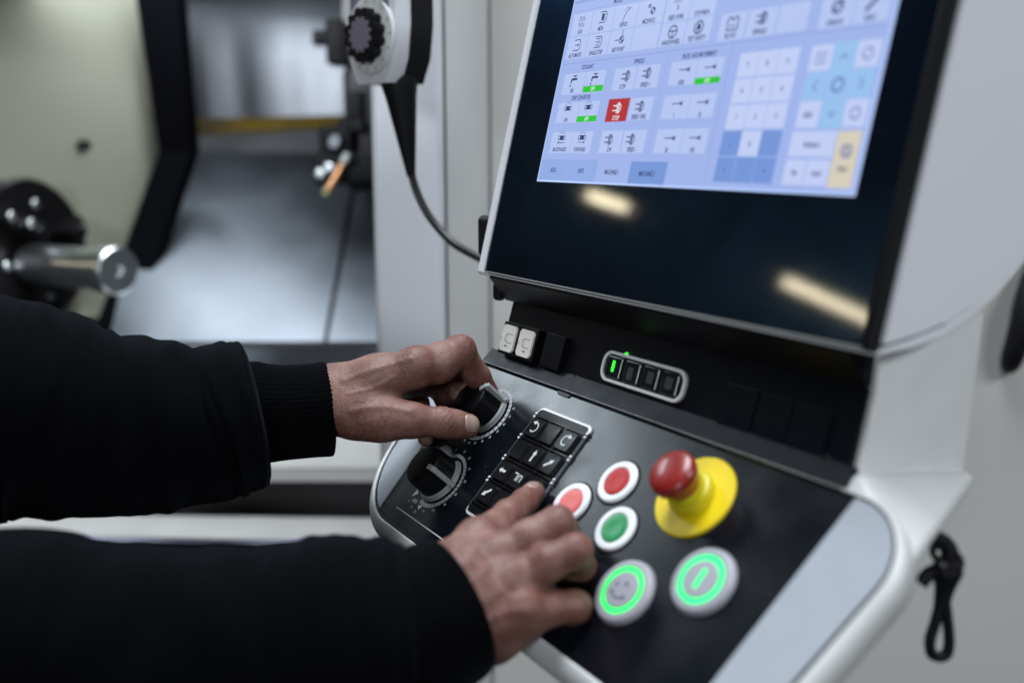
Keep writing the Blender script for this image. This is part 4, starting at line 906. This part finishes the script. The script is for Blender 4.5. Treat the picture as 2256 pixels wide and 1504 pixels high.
# ---- sleeves: rings round an arm axis, folds displaced into the cloth
def fold(u, a, L): return sum(amp * math.exp(-((u - u0) / su) ** 2) * math.exp(-(((a - a0 - tw * (u - u0) + math.pi) % (2 * math.pi) - math.pi) / sa) ** 2) for (u0, su, a0, sa, tw, amp) in L)
def sleeve(name, rings, m, folds=(), seg=96, sub=10, rib=0, parent=None, thick=2.5, mtx=None, depthk=1.0, cap=False):
    C = catmull([np.array([*c, rv, rh]) for c, rv, rh in rings], sub); n_ = len(C); bm = bmesh.new(); rows = []
    ctr = [q[:3] for q in C]; dlast = ctr[sub * 2] - ctr[0]; dlast = dlast / np.linalg.norm(dlast)
    for i, q in enumerate(C):
        d = ctr[min(i + 1, n_ - 1)] - ctr[max(i - 1, 0)]
        if np.linalg.norm(d) < 1e-6: d = np.array([1., 0, 0])
        d = d / np.linalg.norm(d); ov = (ctr[-1] - ctr[0]); ov = ov / np.linalg.norm(ov)
        if d @ ov < .9 or i > n_ - 5 * sub: d = dlast
        dlast = d
        up = np.array([0, 0, 1.]) - d * d[2]; up /= np.linalg.norm(up); sd_ = np.cross(d, up); row = []
        for k in range(seg):
            a = 2 * math.pi * k / seg; s_ = i / (n_ - 1) * (len(rings) - 1); f_ = fold(s_, a, folds)
            if not rib: f_ += .9 * math.sin(2.3 * s_ + 2.2 * a + 1.5 * math.sin(1.7 * s_ - a)) + .5 * math.sin(5.1 * s_ - 3 * a + math.sin(3 * s_ + 2 * a)) + .25 * math.sin(9.7 * s_ + 5 * a)
            if rib: f_ += rib * (math.cos(a * seg / 3) )
            row.append(bm.verts.new(q[:3] + up * math.cos(a) * (q[3] + f_) + sd_ * math.sin(a) * (q[4] + f_)))
        rows.append(row)
    for a, b in zip(rows, rows[1:]):
        for k in range(seg): bm.faces.new((a[k], a[(k + 1) % seg], b[(k + 1) % seg], b[k]))
    return finish(name, bm, m, parent, mtx, 80)
def rg(x, top, bot, z, kh=.95):
    c = at(x, (top + bot) / 2, z); r = (bot - top) / 2 / FPX * z; return (c, r, r * kh)
LZ = lambda x: 756 - (728 - x) * .105
Ls = [rg(x, t_, b_, LZ(x)) for x, t_, b_ in ((-420, 560, 1130), (-300, 590, 1140), (-150, 618, 1148), (0, 656, 1148), (60, 668, 1146), (120, 690, 1145), (180, 716, 1143), (240, 734, 1140), (310, 742, 1136), (380, 756, 1126), (440, 769, 1114), (468, 764, 1106), (492, 751, 1098), (530, 748, 1086), (556, 752, 1072), (567, 772, 1056), (570, 796, 1034), (560, 806, 1016), (545, 812, 1010))]
UP_, BK, DN, FR = 0.0, -math.pi / 2, math.pi, math.pi / 2
lf = [(3.2, .9, 1.2, .8, .5, 5), (4.6, .6, 2.0, .5, -.6, -5), (5.6, .7, 1.0, .5, .7, 4), (7.2, .6, 1.6, .6, -.8, -5), (8.2, .7, .8, .4, .5, 4), (9.6, .5, 1.8, .7, .3, -4), (10.6, .35, 1.2, 1.0, .3, -3), (12, .6, 1.5, .8, 0, 3), (6.4, .5, .2, .25, .9, -2.5), (8.8, .5, .15, .25, -.8, 2.2), (4.0, .4, .1, .3, .8, 2.2), (11.2, .3, .3, .5, .2, -2.5)]
lsl = sleeve('sleeve', Ls, 'fabric', lf, 110, 8, 0, person, mtx=PI_)
Lc = [rg(x, t_, b_, LZ(x), .86) for x, t_, b_ in ((500, 800, 1016), (552, 796, 1022), (580, 800, 1020), (620, 804, 1014), (660, 803, 1010), (695, 800, 1007), (716, 797, 1006), (725, 800, 1004), (727, 808, 996), (720, 812, 990), (690, 812, 985))]
sleeve('cuff', Lc, 'cuff', [(2, 1, 2.2, .5, 0, 1.5)], 180, 6, .35, lsl, mtx=PI_ if False else Matrix.Identity(4))
def rgd(x, y, z, rv, rh): return (at(x, y, z), rv, rh)
Rs = [rgd(-480, 1500, 500, 66, 62), rgd(-300, 1480, 508, 65, 60), rgd(-120, 1455, 515, 66, 60), rgd(40, 1432, 522, 64.5, 58), rgd(170, 1440, 528, 60, 58), rgd(300, 1448, 533, 59, 57), rgd(430, 1448, 538, 59, 56), rgd(560, 1442, 543, 58, 55), rgd(640, 1430, 546, 57, 54), rgd(720, 1420, 549, 60, 55), rgd(790, 1412, 552, 58, 54), rgd(850, 1402, 555, 55, 51), rgd(890, 1394, 558, 51, 48), rgd(905, 1390, 560, 47, 45), rgd(895, 1392, 560, 42, 40)]
rf = [(3, 1, .8, .5, .4, 4), (5, .8, 1.1, .5, -.5, -5), (6.3, .6, .7, .4, .6, 4), (7.6, .6, 1.3, .6, -.4, -5), (8.8, .5, .6, .5, .3, 4), (9.8, .5, 1.4, .6, -.4, -4), (6.8, .5, 2, .5, .5, 4)]
rsl = sleeve('sleeve', Rs, 'fabric', rf, 110, 8, 0, person, mtx=PI_)
Rc = [rgd(870, 1400, 556, 48, 44), rgd(900, 1390, 559, 46, 43), rgd(940, 1372, 564, 44, 42), rgd(975, 1352, 569, 43, 41), rgd(1000, 1337, 573, 42, 40), rgd(1008, 1332, 574, 40.5, 39), rgd(1000, 1337, 573, 38.5, 37), rgd(960, 1360, 567, 37, 36)]
sleeve('cuff', Rc, 'cuff', (), 180, 6, .35, rsl, mtx=Matrix.Identity(4))

# ================================================================== ceiling luminaires (seen mirrored in the screen)
def ceiling_lamp(a, b, w_, lab):
    a = Vector(a); b = Vector(b); c = (a + b) / 2; L = (b - a).length * 1000; x = (b - a).normalized(); ang = math.atan2(x.y, x.x)
    o = empty('ceiling_lamp', lab, 'ceiling lamp', c, ang, 'ceiling lamps mirrored in the screen')
    box('lamp_housing', -L / 2 - 30, L / 2 + 30, -w_ * .7, w_ * .7, w_ * .55, w_ * .55 + 70, 'white', o, None, 4)
    tube('lamp_tube', [(-L / 2, 0, 0), (L / 2, 0, 0)], w_ / 2, 'tube', o, None, 16)
ceiling_lamp((-7.66, 4.36, 3.45), (-7.73, 3.98, 3.45), 74, 'short warm ceiling lamp mirrored just below the lit screen area')
ceiling_lamp((-8.60, 2.56, 3.45), (-9.10, 1.70, 3.45), 84, 'long warm ceiling lamp mirrored in the lower right corner of the screen glass')

# ---- the rest of the sweatshirt, left of the frame
_mm = lambda *p: np.array(p, float)
shL, shR = _mm(-640, 730, 1440), _mm(-650, 300, 1430); elL, elR = Ls[0][0], Rs[0][0]
T_ = Field(_mm(-900, 120, 880), _mm(-280, 900, 1560), 9); TD = T_.new()
def tc_(a, ra, b, rb, k):
    sl, P = T_.sub(TD, np.minimum(a, b) - 60, np.maximum(a, b) + 60, max(ra, rb)); TD[sl] = smin(TD[sl], sd_cone(P, a, ra, b, rb), k)
for dy in (-70, 0, 70): tc_(_mm(-690, 515 + dy, 1010), 120, _mm(-690, 515 + dy, 1370), 125, 40)
tc_(shL, 78, shR, 78, 50); tc_(shL, 76, elL, 70, 40); tc_(shR, 74, elR, 60, 40)
tv, tq = surface_nets(TD, T_.lo, 9); tv = relax(tv, tq, 4)
me = bpy.data.meshes.new('sweatshirt'); me.from_pydata(((tv - base) / 1000).tolist(), [], tq.tolist()); me.materials.append(M['fabric'])
for p in me.polygons: p.use_smooth = True
link(bpy.data.objects.new('sweatshirt', me), person)
